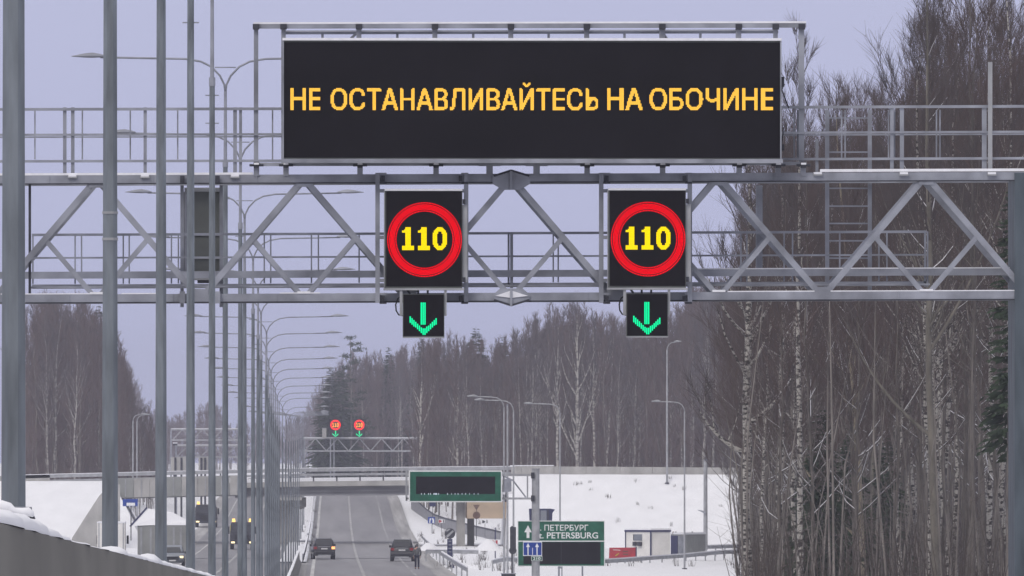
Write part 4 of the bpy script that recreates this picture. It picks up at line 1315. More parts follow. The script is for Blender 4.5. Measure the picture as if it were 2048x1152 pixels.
# ================================================================== VEHICLES
def rrect(y0, y1, hw, r, z, n=4):
    """Rounded rectangle in plan at height z (counter-clockwise)."""
    pts = []
    for cx, cy, a0 in ((hw - r, y1 - r, 0), (-hw + r, y1 - r, 90), (-hw + r, y0 + r, 180), (hw - r, y0 + r, 270)):
        for k in range(n + 1):
            a = R(a0 + 90 * k / n)
            pts.append((cx + r * math.cos(a), cy + r * math.sin(a), z))
    return pts
def loft(slices):
    n = len(slices[0])
    v = [p for s in slices for p in s]
    f = [(i * n + k, i * n + (k + 1) % n, (i + 1) * n + (k + 1) % n, (i + 1) * n + k) for i in range(len(slices) - 1) for k in range(n)]
    f.append(tuple(reversed(range(n))))
    f.append(tuple((len(slices) - 1) * n + k for k in range(n)))
    return Geo().add(v, f)
def car(label, loc, rz, paint, tail_lit=None, head_lit=False, rails=True, group=None, silver=False):
    """Estate / SUV; local +Y is its front."""
    t = thing("parked_car", label, "car", loc, group)
    pt = lambda name, ge, m, par=None, smooth=False: put(name, ge.mesh(name, (0, 0, 0), smooth), m, par or t)
    pt("body", loft([rrect(-2.12, 2.1, .80, .3, .30), rrect(-2.26, 2.24, .91, .35, .42), rrect(-2.31, 2.3, .945, .35, .62), rrect(-2.28, 2.27, .95, .35, .86),
                     rrect(-2.22, 2.12, .93, .35, 1.0), rrect(-2.18, 1.0, .90, .3, 1.06)]), paint, None, True)
    pt("cabin_top", loft([rrect(-2.16, 1.0, .875, .25, 1.061), rrect(-2.02, .5, .79, .25, 1.38), rrect(-1.86, .05, .70, .25, 1.60), rrect(-1.7, -.1, .60, .25, 1.655)]), paint, None, True)
    pt("rear_window", Geo().add([(-.68, -2.175, 1.10), (.68, -2.175, 1.10), (.57, -1.975, 1.50), (-.57, -1.975, 1.50)], [(0, 1, 2, 3)]), M_glass)
    pt("windscreen", Geo().add([(.70, .98, 1.10), (-.70, .98, 1.10), (-.56, .36, 1.52), (.56, .36, 1.52)], [(0, 1, 2, 3)]), M_glass)
    for s in (-1, 1):
        w = pt("side_window", Geo().add([(s * .882, -1.7, 1.10), (s * .882, .75, 1.10), (s * .755, .15, 1.52), (s * .755, -1.55, 1.52)], [(0, 1, 2, 3)]), M_glass)
        mr = pt("mirror", Geo().box(s * .93 if s > 0 else -1.10, 1.10 if s > 0 else s * .93, .62, .80, 1.02, 1.19), M_black)
        tl = pt("tail_lamp", Geo().box(min(s * .62, s * .9), max(s * .62, s * .9), -2.30, -2.15, .82, 1.02), L_turn if tail_lit == s else M_tail)
        hl = pt("headlight", Geo().box(min(s * .58, s * .86), max(s * .58, s * .86), 2.1, 2.285, .68, .84), L_head if head_lit else M_white)
        if rails:
            pt("roof_rail", Geo().tube([(s * .62, -1.55, 1.66), (s * .62, -1.3, 1.71), (s * .62, -.2, 1.70), (s * .62, 0.0, 1.64)], .025, 6), M_rim)
        for y in (-1.38, 1.36):
            wh = pt("wheel", Geo().tube([(s * .72, y, .34), (s * .95, y, .34)], .34, 20), M_tyre, None)
            pt("rim", Geo().tube([(s * .945, y, .34), (s * .962, y, .34)], .21, 14), M_rim, wh)
    pt("rear_bumper", loft([rrect(-2.34, -1.9, .86, .12, .40), rrect(-2.37, -1.9, .90, .12, .58), rrect(-2.33, -1.9, .90, .12, .70)]), M_carb if not silver else paint)
    pt("bumper_strip", Geo().box(-.55, .55, -2.345, -2.25, .30, .38), M_galvl)
    pt("number_plate", Geo().box(-.27, .27, -2.345, -2.31, .80, .91), M_plate)
    pt("tailgate_trim", Geo().box(-.5, .5, -2.325, -2.28, .985, 1.03), M_galvl)
    pt("grille", Geo().box(-.5, .5, 2.22, 2.31, .5, .8), M_black)
    pt("front_plate", Geo().box(-.26, .26, 2.3, 2.33, .42, .53), M_plate)
    t.rotation_euler = (0, 0, rz)
    return t
d = 946; c1 = car("black estate car seen from behind with its indicator lit, on the median-side verge", (P(646, 1114, d).x, d + 2.3, RZ(d + 2)), 0.05, M_carb, tail_lit=1); c1.scale = (1.02, 1.0, 1.1)
d = 925; c2 = car("dark grey four-wheel-drive car with roof rails, parked beside the walking person", (P(806, 1118, d).x, d + 2.3, RZ(d + 2)), -0.035, M_carg)
c2.scale = (1.06, 1.05, 1.12)
d = 872; car("silver car with lit headlights driving towards the camera behind the third lamp post", (P(345, 1100, d).x, d + 2, RZ(d + 2)), math.pi, M_cars, head_lit=True, rails=False, silver=True)

def truck(label, x, d, paint, cabcol, w=2.4, h=3.3, box=True, beacons=True, heads=True):
    """Lorry facing the camera: cab in front (towards -Y), body behind."""
    t = thing("lorry", label, "lorry", (x, d, RZ(d)))
    pt = lambda name, ge, m, par=None: put(name, ge.mesh(name), m, par or t)
    hw = w / 2
    pt("chassis", Geo().box(-hw * .8, hw * .8, .3, 7.5, .5, .85), M_dark)
    pt("cab", loft([rrect(0, 2.0, hw * .92, .2, .55), rrect(-.05, 2.0, hw, .2, .9), rrect(0, 2.0, hw * .98, .2, 1.6), rrect(.15, 2.0, hw * .92, .2, 2.5), rrect(.3, 1.9, hw * .85, .2, 2.62)]), cabcol)
    pt("windscreen", Geo().add([(-hw * .82, -.02, 1.62), (hw * .82, -.02, 1.62), (hw * .78, .12, 2.4), (-hw * .78, .12, 2.4)], [(0, 1, 2, 3)]), M_glass)
    pt("grille", Geo().box(-hw * .6, hw * .6, -.09, -.03, .95, 1.4), M_black)
    pt("bumper", Geo().box(-hw * .98, hw * .98, -.16, -.07, .5, .8), M_dark)
    for s in (-1, 1):
        pt("headlight", Geo().box(min(s * hw * .6, s * hw * .9), max(s * hw * .6, s * hw * .9), -.185, -.165, .6, .76), L_head if heads else M_white)
        pt("mirror", Geo().box(min(s * hw * 1.04, s * hw * 1.2), max(s * hw * 1.04, s * hw * 1.2), .1, .2, 1.5, 2.2), M_black)
        for y in (1.0, 5.6):
            wh = pt("wheel", Geo().tube([(s * hw * .7, y, .48), (s * hw * .98, y, .48)], .48, 18), M_tyre)
            pt("rim", Geo().tube([(s * hw * .975, y, .48), (s * hw * .99, y, .48)], .27, 12), M_rim, wh)
        if beacons:
            b = pt("beacon", Geo().tube([(s * hw * .7, .8, 2.62), (s * hw * .7, .8, 2.68), (s * hw * .7, .8, 2.95)], [.2, .17, .14], 10), L_beacon)
            pt("beacon_base", Geo().tube([(s * hw * .7, .8, 2.5), (s * hw * .7, .8, 2.625)], .2, 10), M_tail, b)
    if box:
        pt("cargo_box", Geo().box(-hw * 1.02, hw * 1.02, 2.15, 7.8, .9, h), paint)
        pt("roof_edge", Geo().box(-hw * 1.04, hw * 1.04, 2.12, 7.83, h + .001, h + .1), M_ice)
        for s in (-.45, 0.0, .45):
            pt("panel_rib", Geo().box(s * w - .04, s * w + .04, 7.802, 7.85, .95, h), M_galvl)
    else:
        pt("flatbed", Geo().box(-hw, hw, 2.15, 7.6, .86, 1.2), paint)
        pt("headboard", Geo().box(-hw, hw, 2.12, 2.2, 1.21, 2.3), paint)
    return t
dd = 915; truck("pale box lorry parked with its back to the camera, behind the second lamp post", P(222, 1080, dd).x, dd + 8, M_cream, M_greyp, 2.25, 3.3, True, False, False).rotation_euler = (0, 0, math.pi)
dd = 1245; truck("dark tow lorry with two lit amber beacons, far under the overpass span", P(412, 1000, dd).x, dd, M_dark, M_carb, 2.5, 3.0, False, True, True)
dd = 1050; truck("dark maintenance lorry with a yellow panel and two lit amber beacons, before the overpass", P(484, 1043, dd).x, dd, M_yellow, M_dark, 2.3, 2.9, False, True, True)

# ================================================================== PERSON
def person():
    d = 842.0
    base = P(834, 1138, d); base.z = RZ(d) + 0.02
    t = thing("person", "person in dark trousers and a grey jacket on the road edge by the parked car", "person", base)
    def skinned(name, pts, edges, radii, m, parent, sub=2):
        me = bpy.data.meshes.new(name)
        me.from_pydata(pts, edges, [])
        o = bpy.data.objects.new(name, me)
        COL.objects.link(o)
        md = o.modifiers.new("skin", 'SKIN'); md.use_smooth_shade = True
        for i, r in enumerate(radii):
            me.skin_vertices[0].data[i].radius = (r, r) if not isinstance(r, tuple) else r
        me.skin_vertices[0].data[0].use_root = True
        s2 = o.modifiers.new("sub", 'SUBSURF'); s2.levels = sub; s2.render_levels = sub
        dg = bpy.context.evaluated_depsgraph_get()
        nm = bpy.data.meshes.new_from_object(o.evaluated_get(dg))
        bpy.data.objects.remove(o)
        nm.name = name
        return put(name, nm, m, parent)
    # whole body, seen from behind, a slight stride
    pts = [(0, 0, .98), (0, .0, 1.15), (0, -.01, 1.38), (0, 0, 1.52), (0, .02, 1.60), (0, .03, 1.70), (0, .03, 1.80),
           (.10, 0, .92), (.11, .05, .50), (.11, .0, .09), (.12, .17, .04),
           (-.10, 0, .92), (-.10, .03, .50), (-.10, -.1, .10), (-.11, .07, .04),
           (.20, 0, 1.44), (.27, -.03, 1.16), (.24, .08, .93), (.23, .13, .84),
           (-.20, 0, 1.44), (-.27, -.02, 1.16), (-.25, .10, .95), (-.24, .15, .86)]
    ed = [(0, 1), (1, 2), (2, 3), (3, 4), (4, 5), (5, 6), (0, 7), (7, 8), (8, 9), (9, 10), (0, 11), (11, 12), (12, 13), (13, 14),
          (2, 15), (15, 16), (16, 17), (17, 18), (2, 19), (19, 20), (20, 21), (21, 22)]
    ra = [(.15, .11), (.14, .10), (.16, .11), .07, .065, .095, .06, .085, .06, .045, .035, .085, .06, .045, .035, .065, .048, .036, .03, .065, .048, .036, .03]
    skinned("body", pts, ed, ra, M_skin, t)
    skinned("trousers", [(0, 0, 1.0), (.10, 0, .93), (.112, .05, .50), (.11, .0, .10), (-.10, 0, .93), (-.102, .03, .50), (-.10, -.1, .11)],
            [(0, 1), (1, 2), (2, 3), (0, 4), (4, 5), (5, 6)], [(.17, .13), .105, .08, .07, .105, .08, .07], M_cloth, t)
    skinned("jacket", [(0, 0, .93), (0, 0, 1.15), (0, -.01, 1.38), (0, 0, 1.52), (.20, 0, 1.44), (.275, -.03, 1.16), (.245, .08, .94), (-.20, 0, 1.44), (-.275, -.02, 1.16), (-.255, .10, .96)],
            [(0, 1), (1, 2), (2, 3), (2, 4), (4, 5), (5, 6), (2, 7), (7, 8), (8, 9)], [(.20, .15), (.19, .14), (.20, .15), .09, .09, .07, .055, .09, .07, .055], M_jacket, t)
    skinned("hood", [(0, -.03, 1.58), (0, -.02, 1.70), (0, -.01, 1.82)], [(0, 1), (1, 2)], [.10, .125, .07], M_jacket, t)
    for s, y in ((.12, .06), (-.11, -.04)):
        skinned("boot", [(s, y - .06, .06), (s, y + .04, .06), (s, y + .14, .045)], [(0, 1), (1, 2)], [.06, .055, .04], M_black, t, 1)
    # face: eyes and nose turned away up the road
    put("nose", Geo().tube([(0, .12, 1.69), (0, .145, 1.67)], [.012, .016], 6).mesh("nose"), M_skin, t)
    for s in (-1, 1):
        put("eye", Geo().tube([(s * .033, .112, 1.715), (s * .033, .124, 1.715)], .012, 6).mesh("eye"), M_black, t)
        for k in range(4):
            x = s * .235 - .012 + k * .012
            put("finger", Geo().tube([(x, .12, .86), (x, .15, .80), (x, .14, .755 - .012 * (k in (1, 2)))], [.009, .008, .006], 5).mesh("finger"), M_skin, t)
    t.scale = (1.06, 1.06, 1.08)
person()

# ================================================================== FAR GANTRIES
def far_gantry(d, x0, x1, yt, yb, label, cols, period, th=3.0):
    q = lambda px, py, dy=0.0: P(px, py, d) + Vector((0, dy, 0))
    k = d / FPX
    zb = RZ(d) - 0.3
    t = thing("sign_gantry", label, "gantry", (q(x1, 0).x, d, zb))
    for y in (yt, yb):
        for dy in (0, 1.3):
            link(Geo().bar(q(x0, y, dy), q(x1, y, dy), th * k), "chord", M_galvl, t)
    link(Geo().bar(q(x0, yt - th * .7), q(x1, yt - th * .7), 1.0 * k, th * k), "snow_strip", M_ice, t)
    x = x0 + 3
    up = True
    while x + period / 2 < x1:
        a, b = (yb, yt) if up else (yt, yb)
        link(Geo().bar(q(x, a), q(x + period / 2, b), 1.8 * k), "diagonal_brace", M_galvl, t)
        x += period / 2
        up = not up
    for c, w in cols:
        a = q(c, yt)
        link(Geo().box(a.x - w * k / 2, a.x + w * k / 2, d - 0.1, d + 1.4, zb, a.z), "column", M_galv, t)
    return t
far_gantry(1750, 606, 850, 877, 902, "small far truss gantry with two lit speed displays beyond the overpass", [(845, 8), (609, 3), (661, 2.5), (668, 2.5)], 44)
far_gantry(1650, 342, 492, 859, 880, "far truss gantry over the other carriageway, the upper of two", [(342, 3)], 40)
far_gantry(1320, 350, 500, 891.5, 914, "far truss gantry over the other carriageway, the lower of two with a camera", [(352, 4)], 48, 2.6)
def far_extras():
    d = 1319.0
    a = P(350.5, 890, d)
    t = thing("traffic_camera", "tiny traffic camera on the end of the lower far gantry", "camera", a)
    link(Geo().box(a.x - .25, a.x + .25, d - .5, d + .2, a.z - .05, a.z + .18), "housing", M_dark, t)
    link(Geo().box(a.x - .28, a.x + .28, d - .5, d + .2, a.z + .182, a.z + .3), "snow_cap", M_ice, t)
    for x0, x1, lab in ((341.5, 372, "pale back of a far direction sign with a dark post beside it"), (397, 416, "pale back of a far direction sign between the fifth and fourth lamp posts")):
        d2 = 1300.0
        p, q2 = P(x0, 946, d2), P(x1, 914.5, d2)
        t = thing("direction_sign", lab, "road sign", (p.x, d2, RZ(d2)))
        link(Geo().box(p.x, q2.x, d2, d2 + .12, p.z, q2.z), "panel", M_concl, t)
        for u in (.3, .7):
            x = p.x + (q2.x - p.x) * u
            link(Geo().box(x - .12, x + .12, d2 - .14, d2 - .002, RZ(d2) - .3, q2.z - .05), "post", M_dark, t)
    d3 = 1749.0
    a = P(648.5, 876, d3); b = P(648.5, 856, d3)
    t = thing("equipment_box", "pale equipment box standing on the far gantry next to its speed displays", "cabinet", a)
    link(Geo().box(a.x - .33, a.x + .33, d3, d3 + .6, a.z, b.z), "housing", M_concl, t)
    link(Geo().box(a.x - .37, a.x + .37, d3 - .05, d3 + .65, b.z + .001, b.z + .1), "lid", M_dark, t)
    for i, (x, lab, lab2) in enumerate(((671, "tiny red speed display on the far gantry, next to the equipment box", "tiny green arrow on the far gantry, next to the equipment box"),
                          (718.5, "tiny red speed display on the far gantry, the one standing alone", "tiny green arrow on the far gantry, under the display standing alone"))):
        c = P(x, 850, d3 - .5)
        k = d3 / FPX
        t = thing("speed_display", lab, "speed sign", (c.x, d3 - .5, c.z - 11 * k), "speed displays on the far gantry")
        link(Geo().box(c.x - 13 * k, c.x + 13 * k, d3 - .5, d3 - .3, c.z - 11.4 * k, c.z + 12.5 * k), "housing", M_screen, t)
        dots(ring_points(c.x, c.z, 7.6 * k, 10.6 * k, .085, .085), d3 - .52, .078, .078, "led_ring", L_redf, t)
        dots(digit_points(c.x, c.z, 4.0 * k, 8.4 * k, .055), d3 - .52, .054, .054, "led_digits", L_orange, t)
        e = P(x, 867.5, d3 - .5)
        t = thing("lane_signal", lab2, "lane signal", (e.x, d3 - .5, e.z - 7 * k), "lane arrows on the far gantry")
        link(Geo().box(e.x - 12 * k, e.x + 12 * k, d3 - .5, d3 - .35, e.z - 6.5 * k, e.z + 5.9 * k), "housing", M_screen, t)
        dots(arrow_points(e.x, e.z + 5.8 * k, e.z - 6.2 * k, 6.0 * k, .09), d3 - .52, .085, .05, "led_arrow", L_green, t)
far_extras()

# ================================================================== TREES
def tubes_vec(Pp, Rr, k):
    """Many tubes at once: Pp (N,m,3) points, Rr (N,m) radii, k sides."""
    N, m, _ = Pp.shape
    T = np.gradient(Pp, axis=1)
    T /= np.linalg.norm(T, axis=2, keepdims=True) + 1e-9
    a = np.array([0.31, 0.93, 0.19]); a /= np.linalg.norm(a)
    U = np.cross(T, a); U /= np.linalg.norm(U, axis=2, keepdims=True) + 1e-9
    V = np.cross(T, U)
    ang = 2 * math.pi * np.arange(k) / k
    ring = U[:, :, None, :] * np.cos(ang)[None, None, :, None] + V[:, :, None, :] * np.sin(ang)[None, None, :, None]
    v = Pp[:, :, None, :] + ring * Rr[:, :, None, None]
    idx = np.arange(N * m * k).reshape(N, m, k)
    f = np.stack([idx[:, :-1, :], np.roll(idx[:, :-1, :], -1, 2), np.roll(idx[:, 1:, :], -1, 2), idx[:, 1:, :]], -1)
    return v.reshape(-1, 3), f.reshape(-1, 4)

def merge(parts):
    vs, fs, o = [], [], 0
    for v, f in parts:
        vs.append(v); fs.append(f + o); o += len(v)
    return np.concatenate(vs), np.concatenate(fs)

def unit(a):
    return a / (np.linalg.norm(a, axis=-1, keepdims=True) + 1e-9)

def gen_bare(seed, h, r0, cb=0.35, nbr=38, bl=0.20, ang=(22, 48), nsub=7, ntwig=6, rt=0.006, rb=1.0, limbs=8, lean=0.0, fork=None, wob=0.012, snow=False):
    """Bare broadleaf tree: trunk with its big limbs, crown of branches and twigs, snow lying on flat limbs."""
    g_ = np.random.default_rng(seed)
    m = 14
    tz = np.linspace(0, 1, m)
    wx = np.cumsum(g_.normal(0, wob, m)) * h * 0.35
    wy = np.cumsum(g_.normal(0, wob, m)) * h * 0.35
    wx -= wx[0]; wy -= wy[0]
    tp = np.stack([wx + lean * h * tz, wy, tz * h - 0.4 * (1 - tz)], 1)
    tr = r0 * (0.08 + 0.92 * (1 - tz) ** 0.85)
    stems = [(tp, tr, cb, nbr)]
    if fork:
        for (ft, fdir, fl) in fork:
            p0 = np.array([np.interp(ft, tz, tp[:, i]) for i in range(3)])
            rr0 = float(np.interp(ft, tz, tr)) * 0.6
            s = np.linspace(0, 1, m)
            L = fl * h
            az = fdir[1]
            a0 = R(fdir[0])
            aa = a0 * (1 - 0.6 * s)
            dr = np.stack([np.sin(aa) * math.cos(az), np.sin(aa) * math.sin(az), np.cos(aa)], 1)
            pp = p0 + np.cumsum(dr, 0) * L / m - dr[0] * L / m
            stems.append((pp, rr0 * (0.1 + 0.9 * (1 - s)), 0.2, max(4, int(nbr * 0.9 * fl))))
    trunk_parts, crown_parts, snow_parts = [], [], []
    for (pts, rad, cbase, nb) in stems:
        trunk_parts.append(tubes_vec(pts[None], rad[None], 7))
        H = np.linalg.norm(pts[-1] - pts[0])
        t = cbase + (0.985 - cbase) * (np.arange(nb) + g_.random(nb)) / nb
        tt = np.linspace(0, 1, len(pts))
        p0 = np.stack([np.interp(t, tt, pts[:, i]) for i in range(3)], 1)
        r1 = np.interp(t, tt, rad) * g_.uniform(0.28, 0.5, nb)
        q = (t - cbase) / (1 - cbase)
        L = h * bl * (1 - 0.72 * q ** 1.2) * g_.uniform(0.55, 1.15, nb) * (0.65 + 0.35 * np.minimum(1, q * 4))
        az = g_.uniform(0, 2 * math.pi, nb)
        an = np.radians(g_.uniform(ang[0], ang[1], nb)) * (1.25 - 0.5 * q)
        mb = 6
        s = np.linspace(0, 1, mb)
        aa = an[:, None] * (1 - 0.5 * s[None, :]) + g_.normal(0, 0.1, (nb, mb))
        za = az[:, None] + np.cumsum(g_.normal(0, 0.14, (nb, mb)), 1)
        dr = np.stack([np.sin(aa) * np.cos(za), np.sin(aa) * np.sin(za), np.cos(aa)], 2)
        bp = p0[:, None, :] + (np.cumsum(dr, 1) - dr[:, :1]) * (L / (mb - 1))[:, None, None]
        br = np.maximum(r1[:, None] * rb * (1 - 0.85 * s[None, :]), rt * 1.2)
        nl = min(limbs, nb)
        if nl:
            trunk_parts.append(tubes_vec(bp[:nl], br[:nl], 4))
        if nb > nl:
            crown_parts.append(tubes_vec(bp[nl:], br[nl:], 4))
        if snow:
            flat = np.degrees(an) > 30
            if flat.any():
                fp = bp[flat][:, :4] + np.array([0, 0, 1.0]) * (br[flat][:, :4, None] * 0.75)
                keep = g_.random(len(fp)) < 0.75
                if keep.any():
                    snow_parts.append(tubes_vec(fp[keep], br[flat][:, :4][keep] * 0.62, 4))
        # sub-branches
        ns = nb * nsub
        bi = np.repeat(np.arange(nb), nsub)
        u = 0.22 + 0.76 * g_.random(ns) ** 0.65
        fi = np.minimum((u * (mb - 1)).astype(int), mb - 2)
        w = (u * (mb - 1) - fi)[:, None]
        q0 = bp[bi, fi] * (1 - w) + bp[bi, fi + 1] * w
        tg = unit(bp[bi, fi + 1] - bp[bi, fi])
        d2 = unit(tg + unit(g_.normal(0, 1, (ns, 3))) * 0.62 + np.array([0, 0, 0.25]))
        L2 = L[bi] * g_.uniform(0.25, 0.5, ns) * (1.15 - 0.6 * u)
        d3 = unit(d2 + np.array([0, 0, 0.35]) + g_.normal(0, 0.15, (ns, 3)))
        sp = np.stack([q0, q0 + d2 * L2[:, None] * 0.5, q0 + d2 * L2[:, None] * 0.5 + d3 * L2[:, None] * 0.5], 1)
        sr = np.stack([np.full(ns, rt * 1.7), np.full(ns, rt * 1.35), np.full(ns, rt * 0.9)], 1)
        crown_parts.append(tubes_vec(sp, sr, 3))
        # twigs
        nt = ns * ntwig
        si = np.repeat(np.arange(ns), ntwig)
        u = g_.uniform(0.1, 1.0, nt)[:, None]
        w0 = np.where(u < 0.5, sp[si, 0] + (sp[si, 1] - sp[si, 0]) * u * 2, sp[si, 1] + (sp[si, 2] - sp[si, 1]) * (u * 2 - 1))
        dd = unit(d3[si] + unit(g_.normal(0, 1, (nt, 3))) * 0.6 + np.array([0, 0, 0.2]))
        Lt = (h * 0.022 + L2[si] * 0.35) * g_.uniform(0.4, 1.2, nt)
        tw = np.stack([w0, w0 + dd * Lt[:, None]], 1)
        crown_parts.append(tubes_vec(tw, np.stack([np.full(nt, rt), np.full(nt, rt * 0.45)], 1), 3))
    out = {"trunk": merge(trunk_parts), "crown": merge(crown_parts)}
    if snow_parts:
        out["branch_snow"] = merge(snow_parts)
    return out

def gen_spruce(seed, h, rmax, nlay=34, nb=8, snow=0.0, base=0.05, gap=0.0):
    g_ = np.random.default_rng(seed)
    tz = np.linspace(0, 1, 8)
    tp = np.stack([np.zeros(8), np.zeros(8), tz * h], 1)
    trunk = tubes_vec(tp[None], (0.012 * h * (1.02 - tz))[None], 6)
    n = nlay * nb
    lay = np.repeat(np.arange(nlay), nb)
    t = base + (0.985 - base) * (lay + g_.uniform(-1.2, 1.2, n)) / nlay
    t = np.clip(t, base, 0.99)
    keep = g_.random(n) > gap
    t = t[keep]; n = len(t)
    az = g_.uniform(0, 2 * math.pi, n)
    L = rmax * (1 - t) ** 0.8 * g_.uniform(0.6, 1.15, n) + 0.15
    dr = np.stack([np.cos(az), np.sin(az), np.full(n, -0.18) + 0.5 * (t - 0.45)], 1)
    dr = unit(dr)
    p0 = np.stack([np.zeros(n), np.zeros(n), t * h], 1)
    k = 9
    bi = np.repeat(np.arange(n), k)
    u = np.tile((np.arange(k) + 0.5) / k, n) * g_.uniform(0.85, 1.1, n * k)
    a = p0[bi] + dr[bi] * (L[bi] * u * 0.9)[:, None] + np.array([0, 0, -0.25]) * (L[bi] * u ** 2 * 0.35)[:, None]
    side = np.cross(dr[bi], np.array([0, 0, 1.0]))
    sg = np.where(np.arange(n * k) % 2 == 0, 1.0, -1.0) * g_.uniform(0.2, 1.0, n * k)
    d = unit(dr[bi] + side * sg[:, None] + np.array([0, 0, -0.35]) + g_.normal(0, 0.2, (n * k, 3)))
    ln = L[bi] * 0.42 * (1.1 - 0.6 * u) + 0.12
    wd = ln * g_.uniform(0.22, 0.4, n * k)
    sv = unit(np.cross(d, g_.normal(0, 1, (n * k, 3))))
    v = np.stack([a, a + d * (ln * 0.5)[:, None] + sv * wd[:, None] * 0.5, a + d * ln[:, None], a + d * (ln * 0.5)[:, None] - sv * wd[:, None] * 0.5], 1)
    f = np.arange(n * k * 4).reshape(-1, 4)
    out = {"trunk": trunk, "crown": (v.reshape(-1, 3), f)}
    if snow:
        pick = np.where(g_.random(n * k) < snow)[0]
        c = v[pick]
        c = c.mean(1, keepdims=True) + (c - c.mean(1, keepdims=True)) * np.array([0.75, 0.75, 0.25]) + np.array([0, 0, 0.06])
        c[:, 1] += np.array([0.05, 0.03, 0.05]); c[:, 3] -= np.array([0.05, 0.03, -0.02])
        out["branch_snow"] = (c.reshape(-1, 3), np.arange(len(pick) * 4).reshape(-1, 4))
    return out

def gen_pine(seed, h):
    g_ = np.random.default_rng(seed)
    tz = np.linspace(0, 1, 8)
    tp = np.stack([0.3 * np.sin(tz * 3), np.zeros(8), tz * h], 1)
    trunk = [tubes_vec(tp[None], (0.22 * (1.05 - 0.8 * tz))[None], 6)]
    crown = []
    for i in range(17):
        t = 0.30 + 0.69 * i / 16
        az = g_.uniform(0, 2 * math.pi)
        L = (3.4 * (1 - t) ** 0.5 + 0.7) * g_.uniform(0.75, 1.1)
        p0 = np.array([np.interp(t, tz, tp[:, 0]), 0, t * h])
        e = p0 + np.array([math.cos(az) * L, math.sin(az) * L, L * 0.22])
        trunk.append(tubes_vec(np.stack([p0, (p0 + e) / 2 + np.array([0, 0, -.1]), e])[None], np.array([[.07, .05, .03]]), 4))
        n = 90
        u = g_.uniform(0.35, 1.08, n)[:, None]
        a = p0 + (e - p0) * u + g_.normal(0, 1, (n, 3)) * np.array([0.45, 0.45, 0.14])
        d = unit(g_.normal(0, 1, (n, 3)) * np.array([1, 1, 0.5]) + np.array([0, 0, 0.4]))
        sv = unit(np.cross(d, g_.normal(0, 1, (n, 3))))
        ln, wd = 0.5, 0.16
        v = np.stack([a, a + d * ln * .5 + sv * wd * .5, a + d * ln, a + d * ln * .5 - sv * wd * .5], 1)
        crown.append((v.reshape(-1, 3), np.arange(n * 4).reshape(-1, 4)))
    return {"trunk": merge(trunk), "crown": merge(crown)}

def tree_meshes(data, mats, smooth=True):
    out = {}
    for k, (v, f) in data.items():
        me = arr_mesh(k, v, f, smooth and k == "trunk")
        me.materials.append(mats[k])
        out[k] = me
    return out

def plant(name, label, cat, meshes, loc, sc=1.0, rz=None, group=None, sz=None):
    t = thing(name, label, cat, loc, group)
    t.rotation_euler = (0, 0, random.uniform(0, 6.28) if rz is None else rz)
    t.scale = (sc, sc, sz or sc)
    for k, me in meshes.items():
        o = bpy.data.objects.new(k, me)
        COL.objects.link(o)
        o.parent = t
        if k == "branch_snow":
            o["kind"] = "stuff"
    return t

M_birchs = birch_mat("pale_far_birch", (0.44, 0.42, 0.385), (0.20, 0.185, 0.17), 1.4)
MFS = {"trunk": M_birchs, "crown": M_twig, "branch_snow": M_ice}
MB = {"trunk": M_birch, "crown": M_twign, "branch_snow": M_ice}
MBR = {"trunk": M_barkn, "crown": M_twigrn, "branch_snow": M_ice}
MP = {"trunk": M_barkp, "crown": M_twign, "branch_snow": M_ice}
MF = {"trunk": M_birchf, "crown": M_twig, "branch_snow": M_ice}
MFB = {"trunk": M_bark, "crown": M_twigr, "branch_snow": M_ice}
MS = {"trunk": M_bark, "crown": M_spruce, "branch_snow": M_ice}

TREE_H = 22.0
near_birch = [tree_meshes(gen_bare(100 + i, TREE_H, 0.13, cb=0.42, nbr=46, bl=0.24, ang=(20, 52), nsub=8, ntwig=6, rt=0.0062, limbs=16), MB) for i in range(4)]
near_brown = [tree_meshes(gen_bare(200 + i, TREE_H, 0.12, cb=0.25, nbr=54, bl=0.30, ang=(20, 56), nsub=8, ntwig=6, rt=0.0062, limbs=18, snow=(i % 2 == 0)), MBR) for i in range(4)]
near_lacy = [tree_meshes(gen_bare(250 + i, TREE_H, 0.11, cb=0.4, nbr=34, bl=0.26, ang=(20, 54), nsub=6, ntwig=4, rt=0.0058, limbs=16), MB if i == 0 else MBR) for i in range(3)]
far_birch = [tree_meshes(gen_bare(300 + i, TREE_H, 0.13, cb=0.38, nbr=30, bl=0.24, ang=(16, 42), nsub=5, ntwig=5, rt=0.015, limbs=16, rb=1.2), MF) for i in range(4)]
far_brown = [tree_meshes(gen_bare(400 + i, TREE_H, 0.13, cb=0.12, nbr=42, bl=0.28, ang=(16, 46), nsub=5, ntwig=5, rt=0.017, limbs=0), MFB) for i in range(4)]
far_spruce = [tree_meshes(gen_spruce(500 + i, TREE_H, 4.2, nlay=42, nb=13), MS) for i in range(2)]
near_spruce = [tree_meshes(gen_spruce(520 + i, 12.0, 3.0, nlay=34, nb=10, snow=0.02, gap=0.08), MS) for i in range(2)]

